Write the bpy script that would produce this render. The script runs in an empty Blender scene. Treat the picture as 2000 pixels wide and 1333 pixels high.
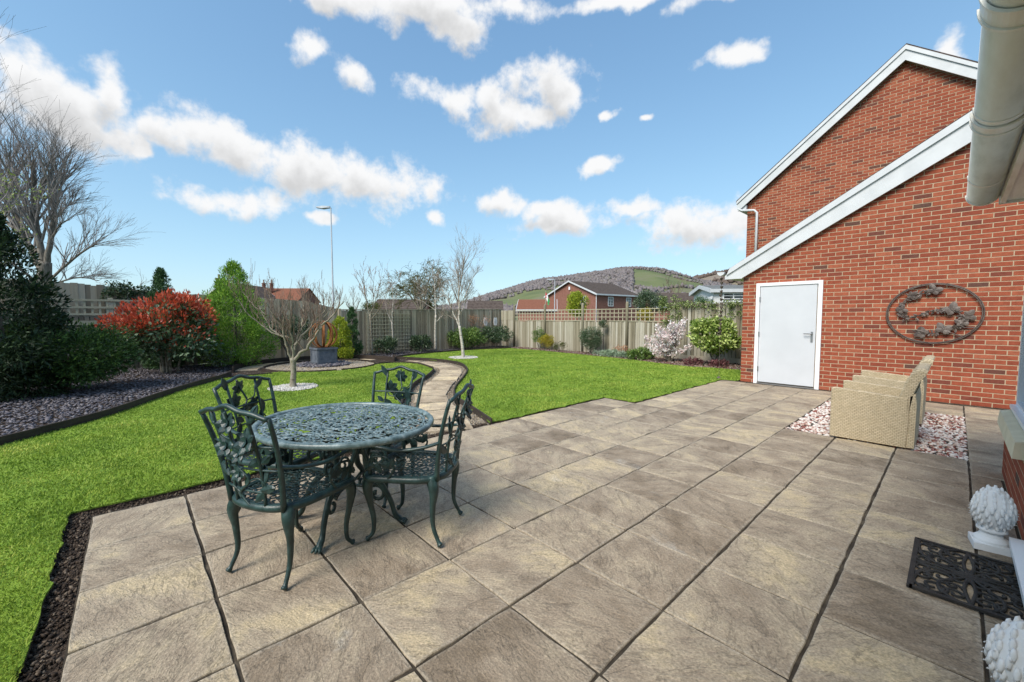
import bpy, math, random
import numpy as np
from mathutils import Vector, Matrix
from mathutils.geometry import tessellate_polygon

rng = np.random.default_rng(7)
random.seed(7)
R = math.radians
SC = bpy.context.scene
COL = SC.collection

# ------------------------------------------------------------------ camera
# World axes follow the patio: +Y runs along the house wall towards the garage,
# -X runs down the garden. Ground of the patio is z = 0, metres.
FPX, CXP, CYP, HOR, EYE = 801.0, 1000.0, 666.5, 620.0, 1.405
PITCH = math.atan((CYP - HOR) / FPX)
YAW = R(47.2)
FW = np.array([-math.sin(YAW) * math.cos(PITCH), math.cos(YAW) * math.cos(PITCH), -math.sin(PITCH)])
RT = np.array([math.cos(YAW), math.sin(YAW), 0.0])
UP = np.cross(RT, FW)
FWH = np.array([-math.sin(YAW), math.cos(YAW), 0.0])
CAMP = np.array([0, 0, EYE])

cam_d = bpy.data.cameras.new('camera')
cam = bpy.data.objects.new('camera', cam_d)
COL.objects.link(cam)
cam.location = CAMP
cam.rotation_euler = (math.pi / 2 - PITCH, 0, YAW)
cam_d.sensor_fit = 'HORIZONTAL'
cam_d.sensor_width = 36.0
cam_d.lens = 36.0 * FPX / 2000.0
cam_d.clip_start = 0.02
cam_d.clip_end = 20000
SC.camera = cam

def ray(x, y): return FW + RT * (x - CXP) / FPX - UP * (y - CYP) / FPX
def gnd(x, y, z=0.0):
    d = ray(x, y); return CAMP + d * ((z - EYE) / d[2])
def at(px, py, d):
    """point seen at photo pixel px,py standing d metres in front of the camera"""
    r = ray(px, py); return CAMP + r * (d / (r @ FW))
def atg(px, d, z=0.0):
    """ground position seen in column px at depth d"""
    p = FWH * d + RT * ((px - CXP) / FPX * d); return np.array([p[0], p[1], z])
def fwd(x, y): return -math.sin(YAW) * x + math.cos(YAW) * y

# ------------------------------------------------------------------ light
SUN_AZ, SUN_EL = R(174), R(46)     # from behind the camera (az from +Y towards +X)
w = bpy.data.worlds.new('World'); SC.world = w; w.use_nodes = True
nt = w.node_tree; nt.nodes.clear()
def N(tree, t, **kw):
    n = tree.nodes.new(t)
    for k, v in kw.items(): setattr(n, k, v)
    return n
L = nt.links.new
out = N(nt, 'ShaderNodeOutputWorld'); bg = N(nt, 'ShaderNodeBackground')
bg.inputs['Strength'].default_value = 0.095
L(bg.outputs[0], out.inputs[0])
sky = N(nt, 'ShaderNodeTexSky', sky_type='NISHITA', sun_disc=False)
sky.sun_elevation = SUN_EL; sky.sun_rotation = SUN_AZ
sky.altitude = 100; sky.air_density = 1.0; sky.dust_density = 0.6; sky.ozone_density = 1.6
# cumulus clouds: a set of cloud masses given by compass bearing and elevation, broken up by fractal noise
tc = N(nt, 'ShaderNodeTexCoord'); sep = N(nt, 'ShaderNodeSeparateXYZ')
L(tc.outputs['Generated'], sep.inputs[0])
def M1(op, a, b=None, c=None, clamp=False):
    n = N(nt, 'ShaderNodeMath', operation=op); n.use_clamp = clamp
    for i, v in enumerate((a, b, c)):
        if v is None: continue
        if isinstance(v, (int, float)): n.inputs[i].default_value = v
        else: L(v, n.inputs[i])
    return n.outputs[0]
az = M1('ARCTAN2', sep.outputs[0], sep.outputs[1]); el = M1('ARCSINE', sep.outputs[2])
comb = N(nt, 'ShaderNodeCombineXYZ'); L(az, comb.inputs[0]); L(el, comb.inputs[1])
CLOUDS = [  # photo column,row of the mass and its half width/height, and strength
    (100, 195, 165, 75), (15, 150, 60, 60), (215, 185, 55, 50), (400, 265, 105, 45), (470, 300, 75, 45), (640, 335, 105, 50),
    (720, 365, 130, 52), (590, 335, 80, 50), (450, 388, 95, 28), (520, 395, 50, 25), (690, 5, 130, 35), (850, 15, 170, 38), (905, 55, 60, 30), (1000, 20, 80, 25),
    (615, 95, 45, 25), (692, 135, 38, 30), (885, 190, 68, 32), (960, 200, 50, 35), (1065, 160, 65, 62), (1010, 230, 60, 38), (1100, 190, 40, 30),
    (1430, 118, 52, 20), (1175, 332, 42, 14), (980, 395, 55, 25), (1110, 430, 95, 30), (1060, 410, 60, 22), (1240, 405, 60, 16), (1340, 430, 120, 42), (1410, 440, 60, 40),
    (1240, 0, 170, 14), (1420, -10, 120, 18), (1895, 90, 30, 30), (272, 290, 20, 14), (858, 418, 22, 14), (640, 425, 28, 9), (1250, 230, 10, 6), (1180, 220, 12, 8),
]
def azel(x, y):
    d = ray(x, y); return math.atan2(d[0], d[1]), math.atan2(d[2], math.hypot(d[0], d[1]))
blobs = []
for (x, y, rx, ry) in CLOUDS:
    a0, e0 = azel(x, y); a1, e1 = azel(x + rx, y); a2, e2 = azel(x, y - ry)
    blobs.append((a0, e0, abs(a1 - a0) + 0.003, abs(e2 - e0) + 0.003))
for k in range(16):      # the same kind of sky all round
    blobs.append((R(20 + k * 15 + random.uniform(-5, 5)), R(random.uniform(10, 55)), R(random.uniform(5, 12)), R(random.uniform(2, 5))))
for k in range(8):
    blobs.append((R(-110 + k * 16), R(random.uniform(46, 75)), R(random.uniform(8, 16)), R(random.uniform(3, 6))))
nz = N(nt, 'ShaderNodeTexNoise'); nz.inputs['Scale'].default_value = 13; nz.inputs['Detail'].default_value = 10; nz.inputs['Roughness'].default_value = 0.6
L(tc.outputs['Generated'], nz.inputs['Vector'])
nl = N(nt, 'ShaderNodeTexNoise'); nl.inputs['Scale'].default_value = 13; nl.inputs['Detail'].default_value = 6; nl.inputs['Roughness'].default_value = 0.55
off = N(nt, 'ShaderNodeVectorMath', operation='ADD'); L(tc.outputs['Generated'], off.inputs[0]); off.inputs[1].default_value = (-0.004, 0.0, 0.014)
L(off.outputs[0], nl.inputs['Vector'])
# warp the bearings a little so that the masses get ragged outlines
wz = N(nt, 'ShaderNodeTexNoise'); wz.inputs['Scale'].default_value = 7; wz.inputs['Detail'].default_value = 5
L(tc.outputs['Generated'], wz.inputs['Vector'])
wsub = N(nt, 'ShaderNodeVectorMath', operation='SUBTRACT'); L(wz.outputs['Color'], wsub.inputs[0]); wsub.inputs[1].default_value = (0.5, 0.5, 0.5)
wmul = N(nt, 'ShaderNodeVectorMath', operation='MULTIPLY_ADD'); L(wsub.outputs[0], wmul.inputs[0]); wmul.inputs[1].default_value = (0.14, 0.075, 0); L(comb.outputs[0], wmul.inputs[2])
def field(vec):
    """how deep inside the cloud masses a bearing lies"""
    dmin = None
    for (a, e, ra, re) in blobs:
        va = N(nt, 'ShaderNodeVectorMath', operation='MULTIPLY_ADD'); L(vec, va.inputs[0])
        va.inputs[1].default_value = (1 / ra, 1 / re, 0); va.inputs[2].default_value = (-a / ra, -e / re, 0)
        dt = N(nt, 'ShaderNodeVectorMath', operation='DOT_PRODUCT'); L(va.outputs[0], dt.inputs[0]); L(va.outputs[0], dt.inputs[1])
        dmin = dt.outputs['Value'] if dmin is None else M1('MINIMUM', dmin, dt.outputs['Value'])
    return M1('SUBTRACT', 1.0, M1('SQRT', M1('MINIMUM', dmin, 9.0)))
fld = field(wmul.outputs[0])
fld = M1('MULTIPLY_ADD', fld, 1.25, M1('MULTIPLY', M1('SUBTRACT', nz.outputs[0], 0.47), 4.2))
dens = N(nt, 'ShaderNodeMapRange', interpolation_type='SMOOTHSTEP'); L(fld, dens.inputs[0]); dens.inputs[1].default_value = -0.22; dens.inputs[2].default_value = 0.85
# sunlit tops, grey undersides: look how much cloud lies just above
upv = N(nt, 'ShaderNodeVectorMath', operation='ADD'); L(wmul.outputs[0], upv.inputs[0]); upv.inputs[1].default_value = (0.012, 0.034, 0)
fup = M1('MULTIPLY_ADD', field(upv.outputs[0]), 1.25, M1('MULTIPLY', M1('SUBTRACT', nl.outputs[0], 0.47), 3.6))
shd = N(nt, 'ShaderNodeMapRange', interpolation_type='SMOOTHSTEP'); L(fup, shd.inputs[0]); shd.inputs[1].default_value = 0.0; shd.inputs[2].default_value = 1.7; shd.inputs[3].default_value = 1.03; shd.inputs[4].default_value = 0.70
lit = M1('MINIMUM', shd.outputs[0], 1.03)
cc = N(nt, 'ShaderNodeVectorMath', operation='SCALE'); cc.inputs[0].default_value = (3.12, 3.14, 3.17); L(lit, cc.inputs['Scale'])
# the blue itself, with the very bright band at the horizon held back
c1 = N(nt, 'ShaderNodeVectorMath', operation='MULTIPLY_ADD'); L(sky.outputs[0], c1.inputs[0]); c1.inputs[1].default_value = (0.20, 0.20, 0.20); c1.inputs[2].default_value = (1, 1, 1)
c2 = N(nt, 'ShaderNodeVectorMath', operation='DIVIDE'); L(sky.outputs[0], c2.inputs[0]); L(c1.outputs[0], c2.inputs[1])
tint = N(nt, 'ShaderNodeVectorMath', operation='MULTIPLY'); L(c2.outputs[0], tint.inputs[0]); tint.inputs[1].default_value = (0.88, 1.13, 1.27)
mixc = N(nt, 'ShaderNodeMix', data_type='RGBA'); L(dens.outputs[0], mixc.inputs[0]); L(tint.outputs[0], mixc.inputs[6]); L(cc.outputs[0], mixc.inputs[7])
L(mixc.outputs[2], bg.inputs[0])

sun_d = bpy.data.lights.new('sun', 'SUN'); sun_d.energy = 1.5; sun_d.angle = R(28); sun_d.color = (1.0, 0.93, 0.84)
sun = bpy.data.objects.new('sun', sun_d); COL.objects.link(sun)
sdir = Vector((math.sin(SUN_AZ) * math.cos(SUN_EL), math.cos(SUN_AZ) * math.cos(SUN_EL), math.sin(SUN_EL)))
sun.rotation_euler = sdir.to_track_quat('Z', 'Y').to_euler()
sun.location = sdir * 50

SC.render.engine = 'CYCLES'
SC.cycles.use_denoising = True
SC.cycles.max_bounces = 6; SC.cycles.diffuse_bounces = 3; SC.cycles.glossy_bounces = 2; SC.cycles.transparent_max_bounces = 4
SC.cycles.caustics_reflective = False; SC.cycles.caustics_refractive = False
SC.view_settings.view_transform = 'Standard'; SC.view_settings.look = 'None'
SC.view_settings.exposure = 1.65; SC.view_settings.gamma = 1.0; SC.view_settings.use_curve_mapping = False

# ------------------------------------------------------------------ materials
def sr(r, g, b):
    f = lambda c: (c / 255 / 12.92) if c <= 10 else ((c / 255 + 0.055) / 1.055) ** 2.4
    return (f(r), f(g), f(b), 1)
MATS = {}
def material(name, cols, rough=0.7, vary='noise', scale=6.0, bump=0.0, bscale=40.0, spec=0.3, metal=0.0, detail=4, sheen=0.0, trans=0.0, stretch=None, mixn=0.35, bdist=0.01):
    """cols: list of linear rgb. vary: noise | island | object - what drives the colour ramp"""
    m = bpy.data.materials.new(name); m.use_nodes = True; t = m.node_tree; l = t.links.new
    b = t.nodes['Principled BSDF']
    b.inputs['Roughness'].default_value = rough; b.inputs['Specular IOR Level'].default_value = spec; b.inputs['Metallic'].default_value = metal
    geo = N(t, 'ShaderNodeNewGeometry'); coord = geo.outputs['Position']
    if stretch:
        mp = N(t, 'ShaderNodeVectorMath', operation='MULTIPLY'); l(coord, mp.inputs[0]); mp.inputs[1].default_value = stretch; coord = mp.outputs[0]
    nzz = N(t, 'ShaderNodeTexNoise'); nzz.inputs['Scale'].default_value = scale; nzz.inputs['Detail'].default_value = detail; nzz.inputs['Roughness'].default_value = 0.6
    l(coord, nzz.inputs['Vector'])
    nf = N(t, 'ShaderNodeMapRange'); l(nzz.outputs[0], nf.inputs[0]); nf.inputs[1].default_value = 0.3; nf.inputs[2].default_value = 0.7
    fac = nf.outputs[0]
    if vary != 'noise':
        src = geo.outputs['Random Per Island'] if vary == 'island' else N(t, 'ShaderNodeObjectInfo').outputs['Random']
        mx = N(t, 'ShaderNodeMix', data_type='FLOAT'); mx.inputs[0].default_value = mixn; l(src, mx.inputs[2]); l(fac, mx.inputs[3]); fac = mx.outputs[0]
    if len(cols) > 1:
        cr = N(t, 'ShaderNodeValToRGB'); e = cr.color_ramp.elements
        while len(e) < len(cols): e.new(0.5)
        for i, c in enumerate(cols): e[i].position = i / (len(cols) - 1); e[i].color = (c[0], c[1], c[2], 1)
        l(fac, cr.inputs[0]); l(cr.outputs[0], b.inputs['Base Color'])
    else: b.inputs['Base Color'].default_value = (*cols[0][:3], 1)
    if bump:
        n2 = N(t, 'ShaderNodeTexNoise'); n2.inputs['Scale'].default_value = bscale; n2.inputs['Detail'].default_value = 6; l(coord, n2.inputs['Vector'])
        bp = N(t, 'ShaderNodeBump'); bp.inputs['Strength'].default_value = bump; bp.inputs['Distance'].default_value = bdist; l(n2.outputs[0], bp.inputs['Height']); l(bp.outputs[0], b.inputs['Normal'])
    if trans:
        tr = N(t, 'ShaderNodeBsdfTranslucent'); ms = N(t, 'ShaderNodeMixShader'); ms.inputs[0].default_value = trans
        if len(cols) > 1: l(cr.outputs[0], tr.inputs[0])
        else: tr.inputs[0].default_value = (*cols[0][:3], 1)
        l(b.outputs[0], ms.inputs[1]); l(tr.outputs[0], ms.inputs[2]); l(ms.outputs[0], t.nodes['Material Output'].inputs[0])
    MATS[name] = m
    return m

# ------------------------------------------------------------------ mesh building
class MB:
    """collects verts and faces of one mesh"""
    def __init__(s): s.v = []; s.f = []; s.n = 0
    def add(s, v, f):
        v = np.asarray(v, float).reshape(-1, 3); o = s.n
        s.v.append(v); s.f += [tuple(i + o for i in q) for q in f]; s.n += len(v); return s
    def box(s, c, size, rot=None):
        hx, hy, hz = [q / 2 for q in size]
        v = np.array([(x, y, z) for x in (-hx, hx) for y in (-hy, hy) for z in (-hz, hz)])
        if rot is not None: v = v @ np.array(rot).T
        return s.add(v + np.array(c), [(0, 1, 3, 2), (4, 6, 7, 5), (0, 4, 5, 1), (2, 3, 7, 6), (0, 2, 6, 4), (1, 5, 7, 3)])
    def tube(s, path, rad, n=6, caps=True, flat=None, closed=False):
        P = np.asarray(path, float); k = len(P)
        rad = np.full(k, rad) if np.isscalar(rad) else np.asarray(rad, float)
        T = np.zeros_like(P)
        if closed: T = np.roll(P, -1, 0) - np.roll(P, 1, 0)
        else: T[1:-1] = P[2:] - P[:-2]; T[0] = P[1] - P[0]; T[-1] = P[-1] - P[-2]
        T /= np.linalg.norm(T, axis=1)[:, None] + 1e-12
        ref = np.array([0, 0, 1.0]) if abs(T[0][2]) < 0.9 else np.array([1.0, 0, 0])
        vs = []; u = None
        for i in range(k):
            if u is None: u = np.cross(ref, T[i])
            else: u = u - T[i] * (u @ T[i])
            nu = np.linalg.norm(u); u = u / nu if nu > 1e-9 else np.cross(T[i], [0.3, 0.5, 0.8])
            u /= np.linalg.norm(u); w_ = np.cross(T[i], u)
            for j in range(n):
                a = 2 * math.pi * (j + .5) / n; q = u * math.cos(a) + w_ * math.sin(a)
                if flat is not None: q = q * np.array([1, 1, flat])
                vs.append(P[i] + q * rad[i])
        fs = []
        for i in range(k if closed else k - 1):
            i2 = (i + 1) % k
            for j in range(n): j2 = (j + 1) % n; fs.append((i * n + j, i * n + j2, i2 * n + j2, i2 * n + j))
        if caps and not closed: fs.append(tuple(range(n - 1, -1, -1))); fs.append(tuple((k - 1) * n + j for j in range(n)))
        return s.add(vs, fs)
    def lathe(s, prof, n=16, c=(0, 0, 0)):
        vs = []; fs = []; k = len(prof)
        for (r, z) in prof:
            for j in range(n): a = 2 * math.pi * j / n; vs.append((c[0] + r * math.cos(a), c[1] + r * math.sin(a), c[2] + z))
        for i in range(k - 1):
            for j in range(n): j2 = (j + 1) % n; fs.append((i * n + j, i * n + j2, (i + 1) * n + j2, (i + 1) * n + j))
        if prof[0][0] > 1e-4: fs.append(tuple(range(n - 1, -1, -1)))
        if prof[-1][0] > 1e-4: fs.append(tuple((k - 1) * n + j for j in range(n)))
        return s.add(vs, fs)
    def prism(s, poly, z0, z1):
        """vertical prism over a 2d outline (any simple polygon)"""
        k = len(poly); a = sum(poly[i][0] * poly[(i + 1) % k][1] - poly[(i + 1) % k][0] * poly[i][1] for i in range(k))
        if a < 0: poly = poly[::-1]
        v = [(x, y, z1) for x, y in poly] + [(x, y, z0) for x, y in poly]
        tri = tessellate_polygon([[Vector((x, y, 0)) for x, y in poly]])
        f = []
        for t_ in tri:
            a_, b_, c_ = t_
            p, q, r = poly[a_], poly[b_], poly[c_]
            if (q[0] - p[0]) * (r[1] - p[1]) - (q[1] - p[1]) * (r[0] - p[0]) < 0: b_, c_ = c_, b_
            f.append((a_, b_, c_)); f.append((a_ + k, c_ + k, b_ + k))
        for i in range(k): j = (i + 1) % k; f.append((i, i + k, j + k, j))
        return s.add(v, f)
    def xf(s, fn): s.v = [fn(q) for q in s.v]; return s
    def mesh(s, name, mat, smooth=False):
        me = bpy.data.meshes.new(name)
        me.from_pydata(np.concatenate(s.v) if s.v else [], [], s.f)
        if mat: me.materials.append(mat)
        if smooth: me.shade_smooth()
        me.validate(); return me
def fastmesh(name, V, F, mat, smooth=False):
    """V (n,3), F (m,k) all faces of the same size"""
    V = np.ascontiguousarray(V, np.float32); F = np.ascontiguousarray(F, np.int32); m, k = F.shape
    me = bpy.data.meshes.new(name); me.vertices.add(len(V)); me.vertices.foreach_set('co', V.ravel())
    me.loops.add(m * k); me.loops.foreach_set('vertex_index', F.ravel())
    me.polygons.add(m); me.polygons.foreach_set('loop_start', np.arange(0, m * k, k, dtype=np.int32))
    if mat: me.materials.append(mat)
    me.update(calc_edges=True)
    if smooth: me.shade_smooth()
    return me
def ob(name, me, parent=None, label=None, cat=None, group=None, kind=None, loc=None, rotz=None):
    if isinstance(me, MB): raise TypeError
    o = bpy.data.objects.new(name, me); COL.objects.link(o)
    if parent: o.parent = parent
    if label: o['label'] = label
    if cat: o['category'] = cat
    if group: o['group'] = group
    if kind: o['kind'] = kind
    if loc is not None: o.location = loc
    if rotz is not None: o.rotation_euler = (0, 0, rotz)
    return o
def thing(name, label, cat, loc=(0, 0, 0), rotz=0, group=None): return ob(name, None, None, label, cat, group, None, loc, rotz)
def copy_tree(o, parent=None):
    c = o.copy(); COL.objects.link(c); c.parent = parent
    for ch in list(o.children): copy_tree(ch, c)
    return c
def inpoly(P, poly):
    x, y = P[:, 0], P[:, 1]; r = np.zeros(len(P), bool); k = len(poly)
    for i in range(k):
        x1, y1 = poly[i]; x2, y2 = poly[(i + 1) % k]
        c = ((y1 > y) != (y2 > y)); xi = (x2 - x1) * (y - y1) / ((y2 - y1) if y2 != y1 else 1e-9) + x1
        r ^= c & (x < xi)
    return r
def smooth_curve(pts, n=6, closed=False):
    """Catmull-Rom through 2d/3d points"""
    P = np.asarray(pts, float); k = len(P); res = []
    for i in range(k if closed else k - 1):
        g = lambda q: P[q % k] if closed else P[min(max(q, 0), k - 1)]
        p0, p1, p2, p3 = g(i - 1), g(i), g(i + 1), g(i + 2)
        for j in range(n):
            t = j / n; res.append(0.5 * ((2 * p1) + (-p0 + p2) * t + (2 * p0 - 5 * p1 + 4 * p2 - p3) * t * t + (-p0 + 3 * p1 - 3 * p2 + p3) * t ** 3))
    if not closed: res.append(P[-1])
    return np.array(res)
def rotz2(a): c, s_ = math.cos(a), math.sin(a); return np.array([[c, -s_, 0], [s_, c, 0], [0, 0, 1]])

# ------------------------------------------------------------------ special materials
def slab_material(name, scale=1.0, lift=1.0, warm=0.0):
    m = bpy.data.materials.new(name); m.use_nodes = True; t = m.node_tree; l = t.links.new; b = t.nodes['Principled BSDF']
    b.inputs['Roughness'].default_value = 0.72; b.inputs['Specular IOR Level'].default_value = 0.35
    geo = N(t, 'ShaderNodeNewGeometry'); oi = N(t, 'ShaderNodeObjectInfo')
    sc_ = N(t, 'ShaderNodeVectorMath', operation='MULTIPLY_ADD')      # every slab gets its own piece of stone
    cmb = N(t, 'ShaderNodeCombineXYZ'); 
    for i, k in enumerate((37.0, 91.0, 53.0)):
        mm = N(t, 'ShaderNodeMath', operation='MULTIPLY'); l(oi.outputs['Random'], mm.inputs[0]); mm.inputs[1].default_value = k; l(mm.outputs[0], cmb.inputs[i])
    l(geo.outputs['Position'], sc_.inputs[0]); sc_.inputs[1].default_value = (1, 1, 1); l(cmb.outputs[0], sc_.inputs[2])
    rt_ = N(t, 'ShaderNodeVectorRotate', rotation_type='Z_AXIS'); l(sc_.outputs[0], rt_.inputs['Vector'])      # and is laid its own way round
    ra_ = N(t, 'ShaderNodeMath', operation='MULTIPLY'); l(oi.outputs['Random'], ra_.inputs[0]); ra_.inputs[1].default_value = 41.0; rb_ = N(t, 'ShaderNodeMath', operation='SINE'); l(ra_.outputs[0], rb_.inputs[0]); rc_ = N(t, 'ShaderNodeMath', operation='MULTIPLY'); l(rb_.outputs[0], rc_.inputs[0]); rc_.inputs[1].default_value = 0.9; l(rc_.outputs[0], rt_.inputs['Angle'])
    def noise(scale_, det, stretch=(1, 1, 1), rough=0.6, dist=0.0):
        v = N(t, 'ShaderNodeVectorMath', operation='MULTIPLY'); l(rt_.outputs[0], v.inputs[0]); v.inputs[1].default_value = stretch
        n = N(t, 'ShaderNodeTexNoise'); n.inputs['Scale'].default_value = scale_; n.inputs['Detail'].default_value = det; n.inputs['Roughness'].default_value = rough; n.inputs['Distortion'].default_value = dist
        l(v.outputs[0], n.inputs['Vector']); return n.outputs[0]
    riven = noise(6, 12, (0.9, 1.9, 1), 0.74, 0.25)         # layered, wavy riven face
    cloud = noise(2.6, 5, (1, 1, 1), 0.55, 0.4)
    grain = noise(95, 5)
    fac = N(t, 'ShaderNodeMath', operation='MULTIPLY_ADD'); l(riven, fac.inputs[0]); fac.inputs[1].default_value = 0.70
    f2 = N(t, 'ShaderNodeMath', operation='MULTIPLY_ADD'); l(cloud, f2.inputs[0]); f2.inputs[1].default_value = 1.1; f2.inputs[2].default_value = -0.56
    f3 = N(t, 'ShaderNodeMath', operation='MULTIPLY_ADD'); l(oi.outputs['Random'], f3.inputs[0]); f3.inputs[1].default_value = 0.30; l(f2.outputs[0], f3.inputs[2])
    l(f3.outputs[0], fac.inputs[2])
    cr = N(t, 'ShaderNodeValToRGB'); e = cr.color_ramp.elements
    cs = [(0.0, (0.115, 0.088, 0.058)), (0.25, (0.190, 0.148, 0.106)), (0.45, (0.268, 0.216, 0.162)), (0.60, (0.335, 0.276, 0.203)), (0.76, (0.425, 0.345, 0.225)), (1.0, (0.50, 0.43, 0.33))]
    while len(e) < len(cs): e.new(0.5)
    for i, (p, c) in enumerate(cs): e[i].position = p; e[i].color = (c[0] * lift, c[1] * lift * (1 - warm * .03), c[2] * lift * (1 - warm * .12), 1)
    l(fac.outputs[0], cr.inputs[0])
    # pale lime bloom on a few spots, dark algae speckle
    bl = noise(1.15, 6, (1, 1, 1), 0.65, 0.3); br = N(t, 'ShaderNodeMapRange'); l(bl, br.inputs[0]); br.inputs[1].default_value = 0.655; br.inputs[2].default_value = 0.75; br.inputs[4].default_value = 0.55
    mx = N(t, 'ShaderNodeMix', data_type='RGBA'); l(br.outputs[0], mx.inputs[0]); l(cr.outputs[0], mx.inputs[6]); mx.inputs[7].default_value = (0.50, 0.50, 0.47, 1)
    # worn, paler arrises
    tco = N(t, 'ShaderNodeTexCoord'); ab = N(t, 'ShaderNodeVectorMath', operation='ABSOLUTE'); l(tco.outputs['Object'], ab.inputs[0]); sx_ = N(t, 'ShaderNodeSeparateXYZ'); l(ab.outputs[0], sx_.inputs[0])
    mxx = N(t, 'ShaderNodeMath', operation='MAXIMUM'); l(sx_.outputs[0], mxx.inputs[0]); l(sx_.outputs[1], mxx.inputs[1]); ew = N(t, 'ShaderNodeMath', operation='MULTIPLY_ADD'); l(grain, ew.inputs[0]); ew.inputs[1].default_value = 0.05; l(mxx.outputs[0], ew.inputs[2])
    er = N(t, 'ShaderNodeMapRange'); l(ew.outputs[0], er.inputs[0]); er.inputs[1].default_value = 0.488; er.inputs[2].default_value = 0.525; er.inputs[4].default_value = 0.42
    mx0 = mx; mx = N(t, 'ShaderNodeMix', data_type='RGBA'); l(er.outputs[0], mx.inputs[0]); l(mx0.outputs[2], mx.inputs[6]); mx.inputs[7].default_value = (0.46, 0.41, 0.33, 1)
    # thin riven steps and fissures: dark hairlines along a contour of a second noise
    fz = noise(3.2, 8, (0.8, 1.6, 1), 0.62, 0.5); fs = N(t, 'ShaderNodeMath', operation='SUBTRACT'); l(fz, fs.inputs[0]); fs.inputs[1].default_value = 0.5; fa = N(t, 'ShaderNodeMath', operation='ABSOLUTE'); l(fs.outputs[0], fa.inputs[0])
    fr_ = N(t, 'ShaderNodeMapRange'); l(fa.outputs[0], fr_.inputs[0]); fr_.inputs[1].default_value = 0.0; fr_.inputs[2].default_value = 0.016; fr_.inputs[3].default_value = 0.70; fr_.inputs[4].default_value = 1.0
    mxf = mx; mx = N(t, 'ShaderNodeMix', data_type='RGBA', blend_type='MULTIPLY'); mx.inputs[0].default_value = 1.0; l(mxf.outputs[2], mx.inputs[6]); l(fr_.outputs[0], mx.inputs[7])
    gr = N(t, 'ShaderNodeMapRange'); l(grain, gr.inputs[0]); gr.inputs[1].default_value = 0.3; gr.inputs[2].default_value = 0.7; gr.inputs[3].default_value = 0.66; gr.inputs[4].default_value = 1.32
    mg = N(t, 'ShaderNodeVectorMath', operation='SCALE'); l(mx.outputs[2], mg.inputs[0]); l(gr.outputs[0], mg.inputs['Scale'])
    l(mg.outputs[0], b.inputs['Base Color'])
    hs = N(t, 'ShaderNodeMath', operation='MULTIPLY_ADD'); l(grain, hs.inputs[0]); hs.inputs[1].default_value = 0.16; hst = N(t, 'ShaderNodeMath', operation='MULTIPLY_ADD'); l(fr_.outputs[0], hst.inputs[0]); hst.inputs[1].default_value = 0.25; l(riven, hst.inputs[2]); l(hst.outputs[0], hs.inputs[2])
    bp = N(t, 'ShaderNodeBump'); bp.inputs['Strength'].default_value = 0.8; bp.inputs['Distance'].default_value = 0.03; l(hs.outputs[0], bp.inputs['Height']); l(bp.outputs[0], b.inputs['Normal'])
    MATS[name] = m; return m
M_SLAB = slab_material('riven_slab', lift=1.28, warm=.4)
M_PATHSLAB = slab_material('path_slab', lift=1.75, warm=1.0)

def brick_material(name, vary):
    m = bpy.data.materials.new(name); m.use_nodes = True; t = m.node_tree; l = t.links.new; b = t.nodes['Principled BSDF']
    b.inputs['Roughness'].default_value = 0.85; b.inputs['Specular IOR Level'].default_value = 0.2
    geo = N(t, 'ShaderNodeNewGeometry')
    src = geo.outputs['Random Per Island'] if vary == 'island' else N(t, 'ShaderNodeObjectInfo').outputs['Random']
    cr = N(t, 'ShaderNodeValToRGB'); e = cr.color_ramp.elements
    cs = [(0.0, (0.105, 0.058, 0.045)), (0.045, (0.17, 0.052, 0.036)), (0.12, (0.245, 0.060, 0.034)), (0.5, (0.29, 0.072, 0.038)), (0.8, (0.325, 0.088, 0.046)), (1.0, (0.36, 0.112, 0.062))]
    while len(e) < len(cs): e.new(0.5)
    for i, (p, c) in enumerate(cs): e[i].position = p; e[i].color = (*c, 1)
    l(src, cr.inputs[0])
    n = N(t, 'ShaderNodeTexNoise'); n.inputs['Scale'].default_value = 22; n.inputs['Detail'].default_value = 6; n.inputs['Roughness'].default_value = 0.7; l(geo.outputs['Position'], n.inputs['Vector'])
    mr = N(t, 'ShaderNodeMapRange'); l(n.outputs[0], mr.inputs[0]); mr.inputs[1].default_value = 0.25; mr.inputs[2].default_value = 0.75; mr.inputs[3].default_value = 0.72; mr.inputs[4].default_value = 1.22
    sc_ = N(t, 'ShaderNodeVectorMath', operation='SCALE'); l(cr.outputs[0], sc_.inputs[0]); l(mr.outputs[0], sc_.inputs['Scale']); l(sc_.outputs[0], b.inputs['Base Color'])
    bp = N(t, 'ShaderNodeBump'); bp.inputs['Strength'].default_value = 0.5; bp.inputs['Distance'].default_value = 0.004
    n2 = N(t, 'ShaderNodeTexNoise'); n2.inputs['Scale'].default_value = 120; l(geo.outputs['Position'], n2.inputs['Vector']); l(n2.outputs[0], bp.inputs['Height']); l(bp.outputs[0], b.inputs['Normal'])
    MATS[name] = m; return m
M_BRICK = brick_material('brick_single', 'object'); M_BRICKI = brick_material('brick_many', 'island')
M_MORTAR = material('mortar', [(0.40, 0.30, 0.20), (0.50, 0.39, 0.27)], 0.95, scale=14, bump=0.3, bscale=200)

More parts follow.
